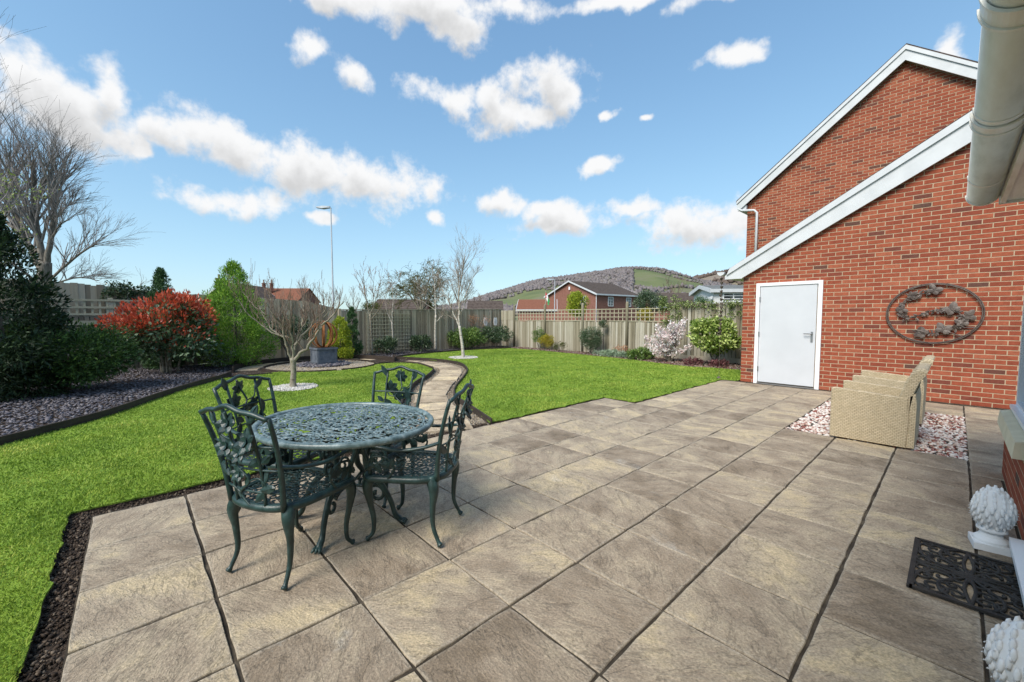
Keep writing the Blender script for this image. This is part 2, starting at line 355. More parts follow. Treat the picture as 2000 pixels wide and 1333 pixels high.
M_SOIL = material('soil', [(0.018, 0.012, 0.009), (0.05, 0.035, 0.025), (0.085, 0.06, 0.042)], 0.95, scale=30, bump=0.9, bscale=45, bdist=0.03)
M_GROUND = material('ground_earth', [(0.06, 0.075, 0.03), (0.09, 0.11, 0.04)], 0.95, scale=0.2)
M_JOINT = material('joint_sand', [(0.022, 0.017, 0.012), (0.05, 0.040, 0.029), (0.11, 0.09, 0.064)], 0.95, scale=9, bump=0.4, bscale=120)
M_GRAVBED = material('gravel_bed', [(0.13, 0.105, 0.08), (0.22, 0.18, 0.14)], 0.95, scale=60, bump=0.6, bscale=90)
M_WHITE = material('white_upvc', [(0.78, 0.79, 0.80), (0.82, 0.82, 0.83)], 0.35, scale=3, spec=0.5)
M_WHITEDIRTY = material('white_gutter', [(0.66, 0.64, 0.58), (0.78, 0.76, 0.71), (0.84, 0.83, 0.79)], 0.4, scale=5, spec=0.5, stretch=(3, .7, 3), detail=6)
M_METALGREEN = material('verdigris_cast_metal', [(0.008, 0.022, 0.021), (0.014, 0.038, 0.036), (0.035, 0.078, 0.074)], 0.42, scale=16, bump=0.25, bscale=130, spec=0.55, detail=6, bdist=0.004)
M_TABLETOP = material('verdigris_table_highlight', [(0.05, 0.085, 0.088), (0.12, 0.175, 0.18), (0.26, 0.33, 0.34)], 0.35, scale=22, bump=0.25, bscale=130, spec=0.6, detail=6, bdist=0.004)  # paler chair metal; highlights on the top are put into the colour
M_BLACKRUB = material('black_rubber', [(0.012, 0.012, 0.012), (0.04, 0.036, 0.032)], 0.6, scale=10, bump=0.3, bscale=200)
M_EDGING = material('brown_edging', [(0.030, 0.022, 0.017), (0.062, 0.047, 0.038)], 0.7, scale=4, bump=0.4, bscale=60, stretch=(1, 1, 6))
M_SLATE = material('purple_slate', [(0.04, 0.037, 0.047), (0.09, 0.083, 0.10), (0.17, 0.16, 0.178), (0.13, 0.11, 0.115), (0.25, 0.245, 0.258)], 0.6, vary='island', scale=40, mixn=.2, spec=.4)
M_GRAVEL = material('buff_gravel', [(0.17, 0.125, 0.085), (0.33, 0.26, 0.18), (0.46, 0.39, 0.28), (0.28, 0.25, 0.22), (0.55, 0.5, 0.42)], 0.85, vary='island', scale=40, mixn=.15)
M_WGRAVEL = material('white_chippings', [(0.5, 0.47, 0.42), (0.68, 0.66, 0.62), (0.42, 0.39, 0.35), (0.72, 0.71, 0.69)], 0.8, vary='island', scale=40, mixn=.15)
M_REDGRAVEL = material('red_white_pebbles', [(0.16, 0.045, 0.035), (0.24, 0.075, 0.055), (0.48, 0.34, 0.28), (0.66, 0.58, 0.52), (0.72, 0.68, 0.63), (0.62, 0.5, 0.45)], 0.6, vary='island', scale=60, mixn=.12, spec=.4)
M_GRASS = material('grass_blade', [(0.12, 0.20, 0.028), (0.235, 0.355, 0.048), (0.34, 0.45, 0.07), (0.56, 0.56, 0.14)], 0.6, vary='island', scale=1.3, mixn=.62, trans=0.3, spec=.25, detail=3)
M_TURF = material('turf', [(0.11, 0.185, 0.018), (0.18, 0.295, 0.028), (0.245, 0.36, 0.04)], 0.9, scale=3.0, bump=0.8, bscale=120, detail=9, bdist=.02)

# ------------------------------------------------------------------ ground
mb = MB(); mb.box((0, 0, -0.55), (9000, 9000, 0.9)); ob('ground', mb.mesh('ground', M_GROUND), kind='structure')
CC = np.array([-12.4, 4.0]); RIN, ROUT = 1.50, 2.15
ISL = [(-4.24, 2.3), (-5.2, 2.72), (-6.1, 3.19), (-6.69, 3.59), (-7.7, 4.35), (-8.38, 5.04), (-9.07, 5.62), (-9.51, 5.91), (-10.01, 6.05), (-10.7, 6.2), (-11.3, 6.12), (-11.62, 5.75), (-11.6, 5.32)]
OUTR = [(-4.14, 3.46), (-5.11, 3.81), (-5.76, 4.04), (-6.27, 4.34), (-6.81, 4.78), (-7.55, 5.47), (-8.34, 6.17), (-9.03, 6.66), (-10, 7.15), (-10.85, 7.27), (-11.64, 7.15), (-12.5, 6.85), (-13.1, 6.6)]
EDGE = [(-3.0, -4.4), (-5.2, -2.8), (-6.99, -1.1), (-7.36, -.81), (-8.06, -.3), (-9.29, .3), (-10.3, .85), (-11.25, 1.46)]
BACK = [(-13.1, 6.6), (-13.4, 7.3), (-13.75, 8.5), (-13.9, 9.8), (-13.85, 11.2), (-13.5, 12.45)]
RBED = [(-13.5, 12.45), (-12, 12.5), (-10.4, 12.38), (-7.9, 12.1), (-6.6, 11.85), (-5.28, 11.5), (-4.4, 11.7), (-3.2, 11.8)]
isl = [tuple(p) for p in smooth_curve(ISL, 5)]; outr = [tuple(p) for p in smooth_curve(OUTR, 5)]; edge = [tuple(p) for p in smooth_curve(EDGE, 5)]
back = [tuple(p) for p in smooth_curve(BACK, 4)]; rbed = [tuple(p) for p in smooth_curve(RBED, 4)]
arc = [tuple(CC + RIN * np.array([math.cos(a), math.sin(a)])) for a in np.linspace(R(59), R(-62), 26)]
LAWN1 = [(-4.24, -.375)] + isl + arc + [(-11.45, 2.0)] + edge[::-1] + [(-3.0, -5), (1.5, -5), (1.5, -.375)]
LAWN2 = outr + back[1:] + rbed[1:] + [(-3.22, 9.72), (-3.52, 9.72), (-3.53, 6.04), (-4.13, 6.03)]
STRIP = isl + outr[::-1]
def jitter_poly(poly, step=.06, amp=.012):
    o = []
    for i in range(len(poly)):
        a, b_ = np.array(poly[i]), np.array(poly[(i + 1) % len(poly)]); n_ = max(1, int(np.linalg.norm(b_ - a) / step))
        for j in range(n_): o.append(tuple(a + (b_ - a) * j / n_ + rng.normal(0, amp, 2)))
    return o
for nm, poly, lb in (('lawn', LAWN1, None), ('lawn', LAWN2, None)):
    jp = jitter_poly(poly, .09, .012); mb = MB(); mb.prism(jp, .0, .012); ob(nm, mb.mesh(nm, M_TURF), kind='structure'); mb = MB(); mb.prism(jp, -.09, -.0005); ob('lawn_soil', mb.mesh('lawn_soil', M_SOIL), kind='structure')
mb = MB(); mb.prism([(-15.4, 1), (-4.0, 1), (-4.0, 7.7), (-15.4, 7.7)], -.08, -.041); path = ob('path', mb.mesh('path', M_GRAVBED), kind='structure')
mb = MB(); mb.prism([(-15.45, -8), (-2.5, -8), (-2.5, -4.0), (-11.25, 1.9), (-12.0, 8), (-13.2, 13.5), (-15.45, 13.5)], -.085, -.022); ob('planting_bed', mb.mesh('planting_bed', M_SOIL), kind='structure')
mb = MB(); mb.prism([(-14.3, 11.2), (-3.2, 11.2), (-3.2, 14.2), (-14.3, 14.2)], -.085, -.014); ob('planting_bed', mb.mesh('planting_bed', M_SOIL), kind='structure')
mb = MB(); mb.prism([(-4.3, -.5), (1.5, -.5), (1.5, 3), (-4.3, 3)], -.08, -.026); ob('soil_strip', mb.mesh('soil_strip', M_SOIL), kind='structure')

# ------------------------------------------------------------------ patio of riven slabs
mb = MB(); mb.prism([(-4.13, -.262), (.7, -.262), (.7, 9.8), (-3.5, 9.8), (-3.5, 6.0), (-4.13, 6.0)], -.075, -.013)
patio = ob('patio', mb.mesh('patio', M_JOINT), kind='structure')
def slab_mesh(seed, mat=M_SLAB, n=6):
    """unit slab (1 x 1, top at z=0, 40 mm deep) with chipped edges and a wavy riven face"""
    g = np.random.default_rng(seed); V = []; idx = {}
    ph = g.uniform(0, 6, 6)
    for i in range(n + 1):
        for j in range(n + 1):
            x, y = i / n - .5, j / n - .5; z = .0014 * math.sin(7 * x + ph[0]) + .0014 * math.sin(9 * y + ph[1] + 3 * x) + g.normal(0, .0006)
            ex = i in (0, n); ey = j in (0, n)
            if ex: x += g.normal(0, .0035) - .006 * np.sign(x); z -= .003
            if ey: y += g.normal(0, .0035) - .006 * np.sign(y); z -= .003
            idx[i, j] = len(V); V.append((x, y, z))
    F = [(idx[i, j], idx[i + 1, j], idx[i + 1, j + 1], idx[i, j + 1]) for i in range(n) for j in range(n)]
    ring = [idx[i, 0] for i in range(n)] + [idx[n, j] for j in range(n)] + [idx[n - i, n] for i in range(n)] + [idx[0, n - j] for j in range(n)]
    b0 = len(V); b1 = b0 + len(ring)
    for r_ in ring: x, y, z = V[r_]; V.append((x * 1.012, y * 1.012, z - .005))
    for r_ in ring: x, y, z = V[r_]; V.append((x * 1.012, y * 1.012, -.04))
    k = len(ring)
    for a in range(k):
        c = (a + 1) % k; F.append((ring[a], b0 + a, b0 + c, ring[c])); F.append((b0 + a, b1 + a, b1 + c, b0 + c))
    m = MB(); m.add(V, F); return m.mesh('slab', mat, False)
SLABS = [slab_mesh(100 + i) for i in range(8)]
P0 = .5225
xl = [-4.04 - .055] + [-2.468 + P0 * k for k in (-2, -1, 0, 1, 2, 3, 4, 5)] + [.335]
yl = [.782 + P0 * k for k in range(-2, 18)]
gapx = {.36: .012, -2.468 + P0 * 5: .034, -2.468 + P0 * 4: .03}
for i in range(len(xl) - 1):
    for j in range(len(yl) - 1):
        x0, x1, y0, y1 = xl[i], xl[i + 1], yl[j], yl[j + 1]; cx, cy = (x0 + x1) / 2, (y0 + y1) / 2
        if cx < -3.5 and cy > 6.0: continue
        if -1.45 < cx < .15 and 6.0 < cy < 8.6: continue
        if cx > .15 and cy > 5.7: x1 = .68; cx = (x0 + x1) / 2
        gx = .012 if x1 < -1.6 else (.012 if x1 < -.5 else .015); gy = .012 if cx > -1.9 else .014
        if cx < -1.9 and j < 2: gy = .018
        sx, sy = x1 - x0 - gx, y1 - y0 - gy
        if sx < .05: continue
        o = ob('slab', SLABS[rng.integers(8)], patio, loc=(cx, cy, rng.normal(0, .0012)))
        k = int(rng.integers(4)) if abs(sx - sy) < .05 else 2 * int(rng.integers(2))
        o.rotation_euler = (rng.normal(0, .0016), rng.normal(0, .0016), k * math.pi / 2)
        o.scale = (sy, sx, 1) if k % 2 else (sx, sy, 1)
mb = MB(); mb.box((-1.0, 9.71, -.012), (5, .09, .03)); ob('mortar_fillet', mb.mesh('mortar_fillet', M_JOINT), patio)

# stepping slabs in the winding path
PSL = [slab_mesh(200 + i, M_PATHSLAB) for i in range(4)]
cen = [(-4.38, 2.96), (-4.86, 3.22), (-5.40, 3.44), (-5.93, 3.66), (-6.47, 3.97), (-6.97, 4.38), (-7.51, 4.86), (-8.05, 5.36), (-8.52, 5.77), (-9.02, 6.14), (-9.55, 6.45), (-10.15, 6.62), (-10.8, 6.7), (-11.4, 6.62), (-11.95, 6.35)]
cl = smooth_curve(cen, 6); seg = np.r_[0, np.cumsum(np.linalg.norm(np.diff(cl, axis=0), axis=1))]
s_ = .1
while s_ < seg[-1]:
    q = np.array([np.interp(s_, seg, cl[:, k]) for k in (0, 1)]); q2 = np.array([np.interp(s_ + .05, seg, cl[:, k]) for k in (0, 1)]); d = q2 - q
    o = ob('slab', PSL[rng.integers(4)], path, loc=(q[0], q[1], rng.normal(0, .002))); o.rotation_euler = (0, 0, math.atan2(d[1], d[0]) + rng.normal(0, .02)); o.scale = (.515, .56, 1)
    s_ += .60
for a in np.arange(R(118), R(262), .33):     # slabs round the gravel circle
    p = CC + 1.83 * np.array([math.cos(a), math.sin(a)])
    o = ob('slab', PSL[rng.integers(4)], path, loc=(p[0], p[1], 0)); o.rotation_euler = (0, 0, a); o.scale = (.5, .56, 1)

# ------------------------------------------------------------------ edging boards
def edging(pts, h, z0, label, th=.022):
    P = smooth_curve(pts, 6); m = MB(); k = len(P); T = np.gradient(P, axis=0); T /= np.linalg.norm(T, axis=1)[:, None]; Nn = np.c_[-T[:, 1], T[:, 0]] * th / 2
    V = [(*(P[i] + s_ * Nn[i]), z) for i in range(k) for (s_, z) in ((-1, z0), (-1, z0 + h), (1, z0 + h), (1, z0))]
    F = [(4 * i + a, 4 * i + (a + 1) % 4, 4 * i + 4 + (a + 1) % 4, 4 * i + 4 + a) for i in range(k - 1) for a in range(4)] + [(3, 2, 1, 0), (4 * k - 4, 4 * k - 3, 4 * k - 2, 4 * k - 1)]
    m.add(V, F); return ob('lawn_edging', m.mesh('lawn_edging', M_EDGING), None, label, 'edging')
edging([(p[0] - .02, p[1]) for p in EDGE] + [(-11.9, 1.72)], .16, -.05, 'dark brown board edging between the purple slate bed and the lawn', .03)
edging(OUTR, .12, -.06, 'curved brown strip edging along the large lawn side of the winding path')
edging([p for p in ISL[1:]], .12, -.06, 'curved brown strip edging along the small lawn side of the winding path')
edging([tuple(CC + (RIN - .03) * np.array([math.cos(a), math.sin(a)])) for a in np.linspace(0, 6.2, 40)], .11, -.06, 'thin round edging of the gravel circle under the planter')
edging([(-11.4, 2.5), (-11.42, 2.0), (-11.3, 1.5)], .10, -.06, 'short brown edging closing the ring path by the slate bed')
edging([tuple(CC + ROUT * np.array([math.cos(a), math.sin(a)])) for a in np.linspace(R(266), R(85), 30)] + [(-12.5, 6.35), (-13.1, 6.55)], .17, -.05, 'brown board edging behind the ring path round the planter', .03)
edging(BACK, .12, -.05, 'dark edging in front of the back fence shrubs', .03)

# ------------------------------------------------------------------ loose stone
OCT_V = np.array([(1, 0, 0), (-1, 0, 0), (0, 1, 0), (0, -1, 0), (0, 0, 1), (0, 0, -1)], float)
OCT_F = np.array([(0, 2, 4), (2, 1, 4), (1, 3, 4), (3, 0, 4), (2, 0, 5), (1, 2, 5), (3, 1, 5), (0, 3, 5)])
ph = (1 + 5 ** .5) / 2
ICO_V = np.array([(-1, ph, 0), (1, ph, 0), (-1, -ph, 0), (1, -ph, 0), (0, -1, ph), (0, 1, ph), (0, -1, -ph), (0, 1, -ph), (ph, 0, -1), (ph, 0, 1), (-ph, 0, -1), (-ph, 0, 1)]) / math.hypot(1, ph)
ICO_F = np.array([(0, 11, 5), (0, 5, 1), (0, 1, 7), (0, 7, 10), (0, 10, 11), (1, 5, 9), (5, 11, 4), (11, 10, 2), (10, 7, 6), (7, 1, 8), (3, 9, 4), (3, 4, 2), (3, 2, 6), (3, 6, 8), (3, 8, 9), (4, 9, 5), (2, 4, 11), (6, 2, 10), (8, 6, 7), (9, 8, 1)])
def rand_rot(n, tilt=None):
    q = rng.normal(size=(n, 4)); q /= np.linalg.norm(q, axis=1)[:, None]
    if tilt is not None:
        a = rng.uniform(0, 2 * np.pi, n); tx, ty = rng.normal(0, tilt, n), rng.normal(0, tilt, n); z = np.zeros(n)
        qz = np.c_[np.cos(a / 2), z, z, np.sin(a / 2)]; qt = np.c_[np.ones(n), tx / 2, ty / 2, z]; qt /= np.linalg.norm(qt, axis=1)[:, None]
        w1, x1, y1, z1 = qt.T; w2, x2, y2, z2 = qz.T
        q = np.c_[w1 * w2 - x1 * x2 - y1 * y2 - z1 * z2, w1 * x2 + x1 * w2 + y1 * z2 - z1 * y2, w1 * y2 - x1 * z2 + y1 * w2 + z1 * x2, w1 * z2 + x1 * y2 - y1 * x2 + z1 * w2]
    W, X, Y, Z = q.T
    return np.stack([np.stack([1 - 2 * (Y * Y + Z * Z), 2 * (X * Y - W * Z), 2 * (X * Z + W * Y)], -1), np.stack([2 * (X * Y + W * Z), 1 - 2 * (X * X + Z * Z), 2 * (Y * Z - W * X)], -1), np.stack([2 * (X * Z - W * Y), 2 * (Y * Z + W * X), 1 - 2 * (X * X + Y * Y)], -1)], 1)
def scatter(P, base, faces, size, rot, noise=.15):
    """P (n,3), size (n,3)"""
    n = len(P); k = len(base); V = base[None] * (1 + rng.normal(0, noise, (n, k, 1))) * size[:, None, :]
    V = np.einsum('nij,nkj->nki', rot, V) + P[:, None, :]
    F = faces[None] + (np.arange(n) * k)[:, None, None]
    return V.reshape(-1, 3), F.reshape(-1, faces.shape[1])
def rand_in(x0, x1, y0, y1, n): return np.c_[rng.uniform(x0, x1, n), rng.uniform(y0, y1, n)]
def stones(name, P2, z, smin, smax, mat, label, flat=.6, ico=False, tilt=.3, zj=.004):
    n = len(P2); s0 = rng.uniform(smin, smax, n); size = np.c_[s0, s0 * rng.uniform(.6, .95, n), s0 * flat * rng.uniform(.6, 1.1, n)]
    P = np.c_[P2, z + rng.normal(0, zj, n)]
    V, F = scatter(P, ICO_V if ico else OCT_V, ICO_F if ico else OCT_F, size, rand_rot(n, tilt))
    return ob(name, fastmesh(name, V, F, mat, ico), None, label, name.replace('_', ' ') if len(name.split('_')) <= 2 else 'stones', kind='stuff')
def near_thin(P, d0):      # thin out with distance
    d = np.abs(fwd(P[:, 0], P[:, 1])); return rng.random(len(P)) < np.minimum(1, (d0 / np.maximum(d, .1)) ** 1.0)
P = rand_in(-13.5 - 1.2, -4.05, 1.5, 7.5, 190000)
dC = np.linalg.norm(P - CC, axis=1)
k = ((dC < ROUT - .02) & (dC > RIN) | inpoly(P, STRIP)) & ~inpoly(P, LAWN1) & ~inpoly(P, LAWN2)
P = P[k]; P = P[near_thin(P, 3.5)]
stones('path_gravel', P, -.032, .008, .016, M_GRAVEL, 'small buff gravel either side of the stepping slabs', .7, zj=.003)
a = rng.uniform(0, 2 * np.pi, 15000); r_ = np.sqrt(rng.uniform(0, 1, 15000)) * (RIN - .06)
stones('circle_gravel', CC + np.c_[np.cos(a), np.sin(a)] * r_[:, None], -.008, .012, .026, M_GRAVEL, 'buff gravel filling the circle under the planter', .7)
a = rng.uniform(0, 2 * np.pi, 900); r_ = np.sqrt(rng.uniform(.12, 1, 900)) * .72
stones('slate_collar', np.array([-12.62, 4.12]) + np.c_[np.cos(a), np.sin(a)] * r_[:, None], .03, .03, .07, M_SLATE, 'ring of grey slate pieces round the foot of the planter', .35, True, .35, .012)
TREE = np.array([-8.85, 2.3]); a = rng.uniform(0, 2 * np.pi, 3600); r_ = np.sqrt(rng.uniform(0, 1, 3600)) * .44
stones('white_chippings', TREE + np.c_[np.cos(a), np.sin(a)] * r_[:, None], .022, .011, .022, M_WGRAVEL, 'white stone chippings round the foot of the spreading bare tree', .7, zj=.006)
BIR = gnd(905, 699, .01)[:2]; a = rng.uniform(0, 2 * np.pi, 2400); r_ = np.sqrt(rng.uniform(0, 1, 2400)) * .5
stones('white_chippings', BIR + np.c_[np.cos(a), np.sin(a)] * r_[:, None], .022, .012, .022, M_WGRAVEL, 'white stone chippings round the white birch on the lawn', .7, zj=.006)
P = rand_in(-1.405, .14, 6.02, 8.6, 6500)
stones('decorative_pebbles', P, -.016, .016, .030, M_REDGRAVEL, 'red and white pebbles in the square under the wicker chairs', .6, True, .4, .006)
P = rand_in(-15.3, -3.0, -6, 13.3, 120000); dC = np.linalg.norm(P - CC, axis=1)
k = inpoly(P, [(-15.3, -7), (-2.9, -7), (-2.9, -4.5)] + EDGE[1:] + [(-11.9, 1.75), (-13, 1.9), (-15, 4), (-13.3, 6.5)] + BACK + [(-13.5, 13.3), (-15.3, 13.3)]) & (dC > ROUT + .03) & ~inpoly(P, LAWN1)
P = P[k]; P = P[near_thin(P, 8)]
n_ = len(P); s0 = rng.uniform(.016, .044, n_); V, F = scatter(np.c_[P, rng.uniform(-.012, .018, n_)], OCT_V, OCT_F, np.c_[s0, s0 * rng.uniform(.45, .9, n_), s0 * .24], rand_rot(n_, .3), .25)
ob('slate_chippings', fastmesh('slate_chippings', V, F, M_SLATE), None, 'purple slate chippings mulching the bed along the fence', 'slate chippings', kind='stuff')
P = rand_in(-14, -3.3, 11.3, 13.3, 9000); P = P[~inpoly(P, LAWN2)]
n_ = len(P); s0 = rng.uniform(.012, .05, n_) ; V, F = scatter(np.c_[P, rng.uniform(-.01, .02, n_)], OCT_V, OCT_F, np.c_[s0, s0 * .8, s0 * .5], rand_rot(n_), .2)
M_MULCH = material('mulch', [(0.05, 0.03, 0.02), (0.12, 0.085, 0.06), (0.25, 0.2, 0.16), (0.16, 0.06, 0.05), (0.4, 0.37, 0.33)], .9, vary='island', mixn=.1)
ob('bark_mulch', fastmesh('bark_mulch', V, F, M_MULCH), None, 'bark and small stones on the flower bed by the trellis fence', 'mulch', kind='stuff')
P = np.r_[np.c_[rng.uniform(-4.26, .3, 2200), rng.uniform(-.43, -.262, 2200)], np.c_[rng.uniform(-4.26, -4.12, 1600), rng.uniform(-.4, 3.4, 1600)], np.c_[rng.uniform(-4.15, -3.45, 300), rng.uniform(5.99, 6.06, 300)], np.c_[rng.uniform(-3.55, -3.48, 900), rng.uniform(6, 9.7, 900)], np.c_[rng.uniform(-4.16, -4.09, 900), rng.uniform(3.5, 6, 900)]]
P = np.repeat(P, 4, 0) + rng.normal(0, .02, (len(P) * 4, 2)); P[:, 1] = np.where((P[:, 1] > -.262) & (P[:, 1] < -.2) & (P[:, 0] > -4.1), -.27 - .1 * rng.random(len(P)), P[:, 1]); P = P[~((P[:, 0] > -4.085) & (P[:, 1] > -.262) & (P[:, 1] < 5.98))]
n_ = len(P); s0 = .003 + .012 * rng.random(n_) ** 2.2; V, F = scatter(np.c_[P, rng.uniform(-.03, -.014, n_)], OCT_V, OCT_F, np.c_[s0, s0 * .8, s0 * .7], rand_rot(n_), .3)
M_CLOD = material('soil_clod', [(0.015, 0.01, 0.008), (0.04, 0.028, 0.02), (0.07, 0.05, 0.036), (.2, .16, .12)], .95, vary='island', mixn=.1)
ob('soil_crumbs', fastmesh('soil_crumbs', V, F, M_CLOD), None, 'dark crumbly soil in the strip between patio and lawn', 'soil', kind='stuff')

# ------------------------------------------------------------------ grass
def grass(n, poly, bbox):
    P = rand_in(*bbox, n); P = P[inpoly(P, poly)]
    d = np.maximum(np.abs(fwd(P[:, 0], P[:, 1])), .6); rr = np.linalg.norm(P, axis=1)
    P = P[rng.random(len(P)) < np.minimum(1, (2.6 / rr) ** 1.35)]
    return P
P = np.r_[grass(1500000, LAWN1, (-11.6, .2, -4.5, 6.3)), grass(900000, LAWN2, (-14, -3.2, 3.4, 12.6))]
rr = np.linalg.norm(P, axis=1); n_ = len(P)
lodw = np.clip(rr / 2.6, 1, 6) ** .9
tuft = .5 + .5 * np.sin(P[:, 0] * 3.1 + np.sin(P[:, 1] * 2.3)) * np.sin(P[:, 1] * 2.7 + 1.3 * np.sin(P[:, 0] * 1.9))
h = rng.uniform(.011, .025, n_) * (.8 + .4 * tuft); wd = rng.uniform(.0016, .003, n_) * lodw; a = rng.uniform(0, 2 * np.pi, n_)
lean = rng.uniform(.2, 1.1, n_) * h; la = a + np.pi / 2 + rng.normal(0, .5, n_)
B = np.c_[P, np.full(n_, .011)]; dx = np.c_[np.cos(a) * wd, np.sin(a) * wd, np.zeros(n_)]
tip = B + np.c_[np.cos(la) * lean, np.sin(la) * lean, h]; mid = B + np.c_[np.cos(la) * lean * .35, np.sin(la) * lean * .35, h * .62]
V = np.stack([B - dx, B + dx, mid + dx * .75, tip, mid - dx * .75], 1).reshape(-1, 3)
F = (np.array([(0, 1, 2, 3, 4)]) + (np.arange(n_) * 5)[:, None])
ob('grass', fastmesh('grass', V, F, M_GRASS), None, 'short mown bright green grass of the two lawns', 'grass', kind='stuff')
print('grass blades', n_)

# ------------------------------------------------------------------ brickwork
def clip(poly, a, b_, c):
    """keep a*x + b*y <= c"""
    o = []
    for i in range(len(poly)):
        p, q = poly[i], poly[(i + 1) % len(poly)]; dp, dq = a * p[0] + b_ * p[1] - c, a * q[0] + b_ * q[1] - c
        if dp <= 0: o.append(p)
        if (dp < 0) != (dq < 0) and dp != dq:
            t = dp / (dp - dq); o.append((p[0] + (q[0] - p[0]) * t, p[1] + (q[1] - p[1]) * t))
    return o
BRICK_MESH = {}
def brick_prism(poly, depth=.004):
    """poly in (u,z); front face at local y = -depth, slightly chamfered"""
    k = len(poly); c = np.mean(poly, 0); m = MB(); ins = []
    for p in poly: d = np.array(c) - p; ins.append(tuple(np.array(p) + np.sign(d) * np.minimum(np.abs(d), .0022)))
    V = [(p[0], 0, p[1]) for p in poly] + [(p[0], -depth + .0015, p[1]) for p in poly] + [(p[0], -depth, p[1]) for p in ins]
    F = [(i, (i + 1) % k, k + (i + 1) % k, k + i) for i in range(k)] + [(k + i, k + (i + 1) % k, 2 * k + (i + 1) % k, 2 * k + i) for i in range(k)] + [tuple(2 * k + i for i in range(k))]
    return V, F
def brick_wall(parent, u0, u1, z0, z1, planes, place, hole=None, n_single=300, far=None):
    """place(u, z) gives the world point of the wall face; bricks become children; the n_single nearest stay single"""
    pieces = []
    nz_ = int((z1 - z0) / .075) + 1
    for r_ in range(nz_):
        zb = z0 + r_ * .075; off = .1125 if r_ % 2 else 0; u = u0 - .225 + off - .0
        while u < u1:
            rect = [(max(u, u0), zb + .006), (min(u + .213, u1), zb + .006), (min(u + .213, u1), zb + .069), (max(u, u0), zb + .069)]
            if rect[1][0] - rect[0][0] > .015:
                parts_ = [rect]
                if hole and zb + .03 < hole[3] and zb + .03 > hole[2] and rect[1][0] > hole[0] and rect[0][0] < hole[1]:
                    parts_ = []
                    if rect[0][0] < hole[0] - .02: parts_.append([rect[0], (hole[0], rect[0][1]), (hole[0], rect[2][1]), rect[3]])
                    if rect[1][0] > hole[1] + .02: parts_.append([(hole[1], rect[0][1]), rect[1], rect[2], (hole[1], rect[2][1])])
                for q in parts_:
                    for pl in planes: q = clip(q, *pl) if q else q
                    if len(q) >= 3: pieces.append(q)
            u += .225
    dist = [np.linalg.norm(np.array(place(*np.mean(q, 0))) - CAMP) for q in pieces]
    order = np.argsort(dist); single = set(order[:n_single].tolist())
    big = MB(); o0 = np.array(place(0, 0)); eu = np.array(place(1, 0)) - o0; en = np.cross(np.array([0, 0, 1.0]), eu)
    ang = math.atan2(eu[1], eu[0])
    for i, q in enumerate(pieces):
        c = np.mean(q, 0); dep = .004 + rng.normal(0, .0005)
        if i in single:
            key = tuple((round(p[0] - c[0], 3), round(p[1] - c[1], 3)) for p in q)
            if key not in BRICK_MESH:
                V, F = brick_prism([np.array(p) - c for p in q]); BRICK_MESH[key] = MB().add(V, F).mesh('brick', M_BRICK)
            w_ = np.array(place(*c)); o = ob('brick', BRICK_MESH[key], parent, loc=w_ - np.array(parent.location)); o.rotation_euler = (0, 0, ang)
            o.scale = (1, dep / .004, 1)
        else:
            V, F = brick_prism(q, dep); V = np.array(V); W = o0[None] + V[:, :1] * eu[None] + V[:, 1:2] * en[None] + V[:, 2:] * np.array([[0, 0, 1.0]])
            big.add(W - np.array(parent.location), F)
    if big.n: ob('brickwork', big.mesh('brickwork', M_BRICKI), parent, kind='stuff')
M_TILE = material('roof_tile', [(0.045, 0.032, 0.028), (0.085, 0.062, 0.052)], .9, scale=3, bump=.6, bscale=14, stretch=(1, 1, 4))
M_GLASS = material('window_glass', [(0.03, 0.035, 0.04)], .06, spec=.8)
M_DOOR = material('white_door', [(0.55, 0.57, 0.60), (0.60, 0.62, 0.65)], .45, scale=2, spec=.4)
M_STEEL = material('satin_steel', [(0.35, 0.35, 0.36)], .3, metal=.8)
M_STONE = material('cream_stone', [(0.62, 0.55, 0.38), (0.72, 0.65, 0.47)], .85, scale=9, bump=.3, bscale=160)
M_FASCIA = material('white_bargeboard', [(0.52, 0.54, 0.56), (0.64, 0.66, 0.68)], .5, scale=2.5, spec=.4, detail=8)

# garage: low gable wall with the white door
GY = 9.75
gar = thing('garage', 'low red brick garage gable with a white side door and white bargeboard', 'garage', (-1.2, GY, 0))
def gpart(name, m, mat, par=gar, smooth=False):
    m.xf(lambda v: v - np.array(par.location if par is gar else gar.location)); return ob(name, m.mesh(name, mat, smooth), par)
zb_ = lambda x: 2.25 + .585 * (x + 3.15)
zt_ = lambda x: 2.60 + .62 * (x + 3.15)
mb = MB(); mb.add([(x, y, z) for y in (GY, GY + 4.2) for (x, z) in ((-3.15, -.1), (.75, -.1), (.75, zb_(.75) + .1), (-3.15, zb_(-3.15) + .1))], [(0, 1, 2, 3), (7, 6, 5, 4), (0, 4, 5, 1), (1, 5, 6, 2), (2, 6, 7, 3), (3, 7, 4, 0)]); gpart('wall', mb, M_MORTAR)
DX0, DX1, DZ = -2.885, -1.745, 2.115
sl_ = .585
brick_wall(gar, -3.15, .75, 0, 5, [(-sl_, 1, 2.25 + sl_ * 3.15 + .05)], lambda u, z: (u, GY, z), hole=(DX0, DX1, -1, DZ), n_single=300)
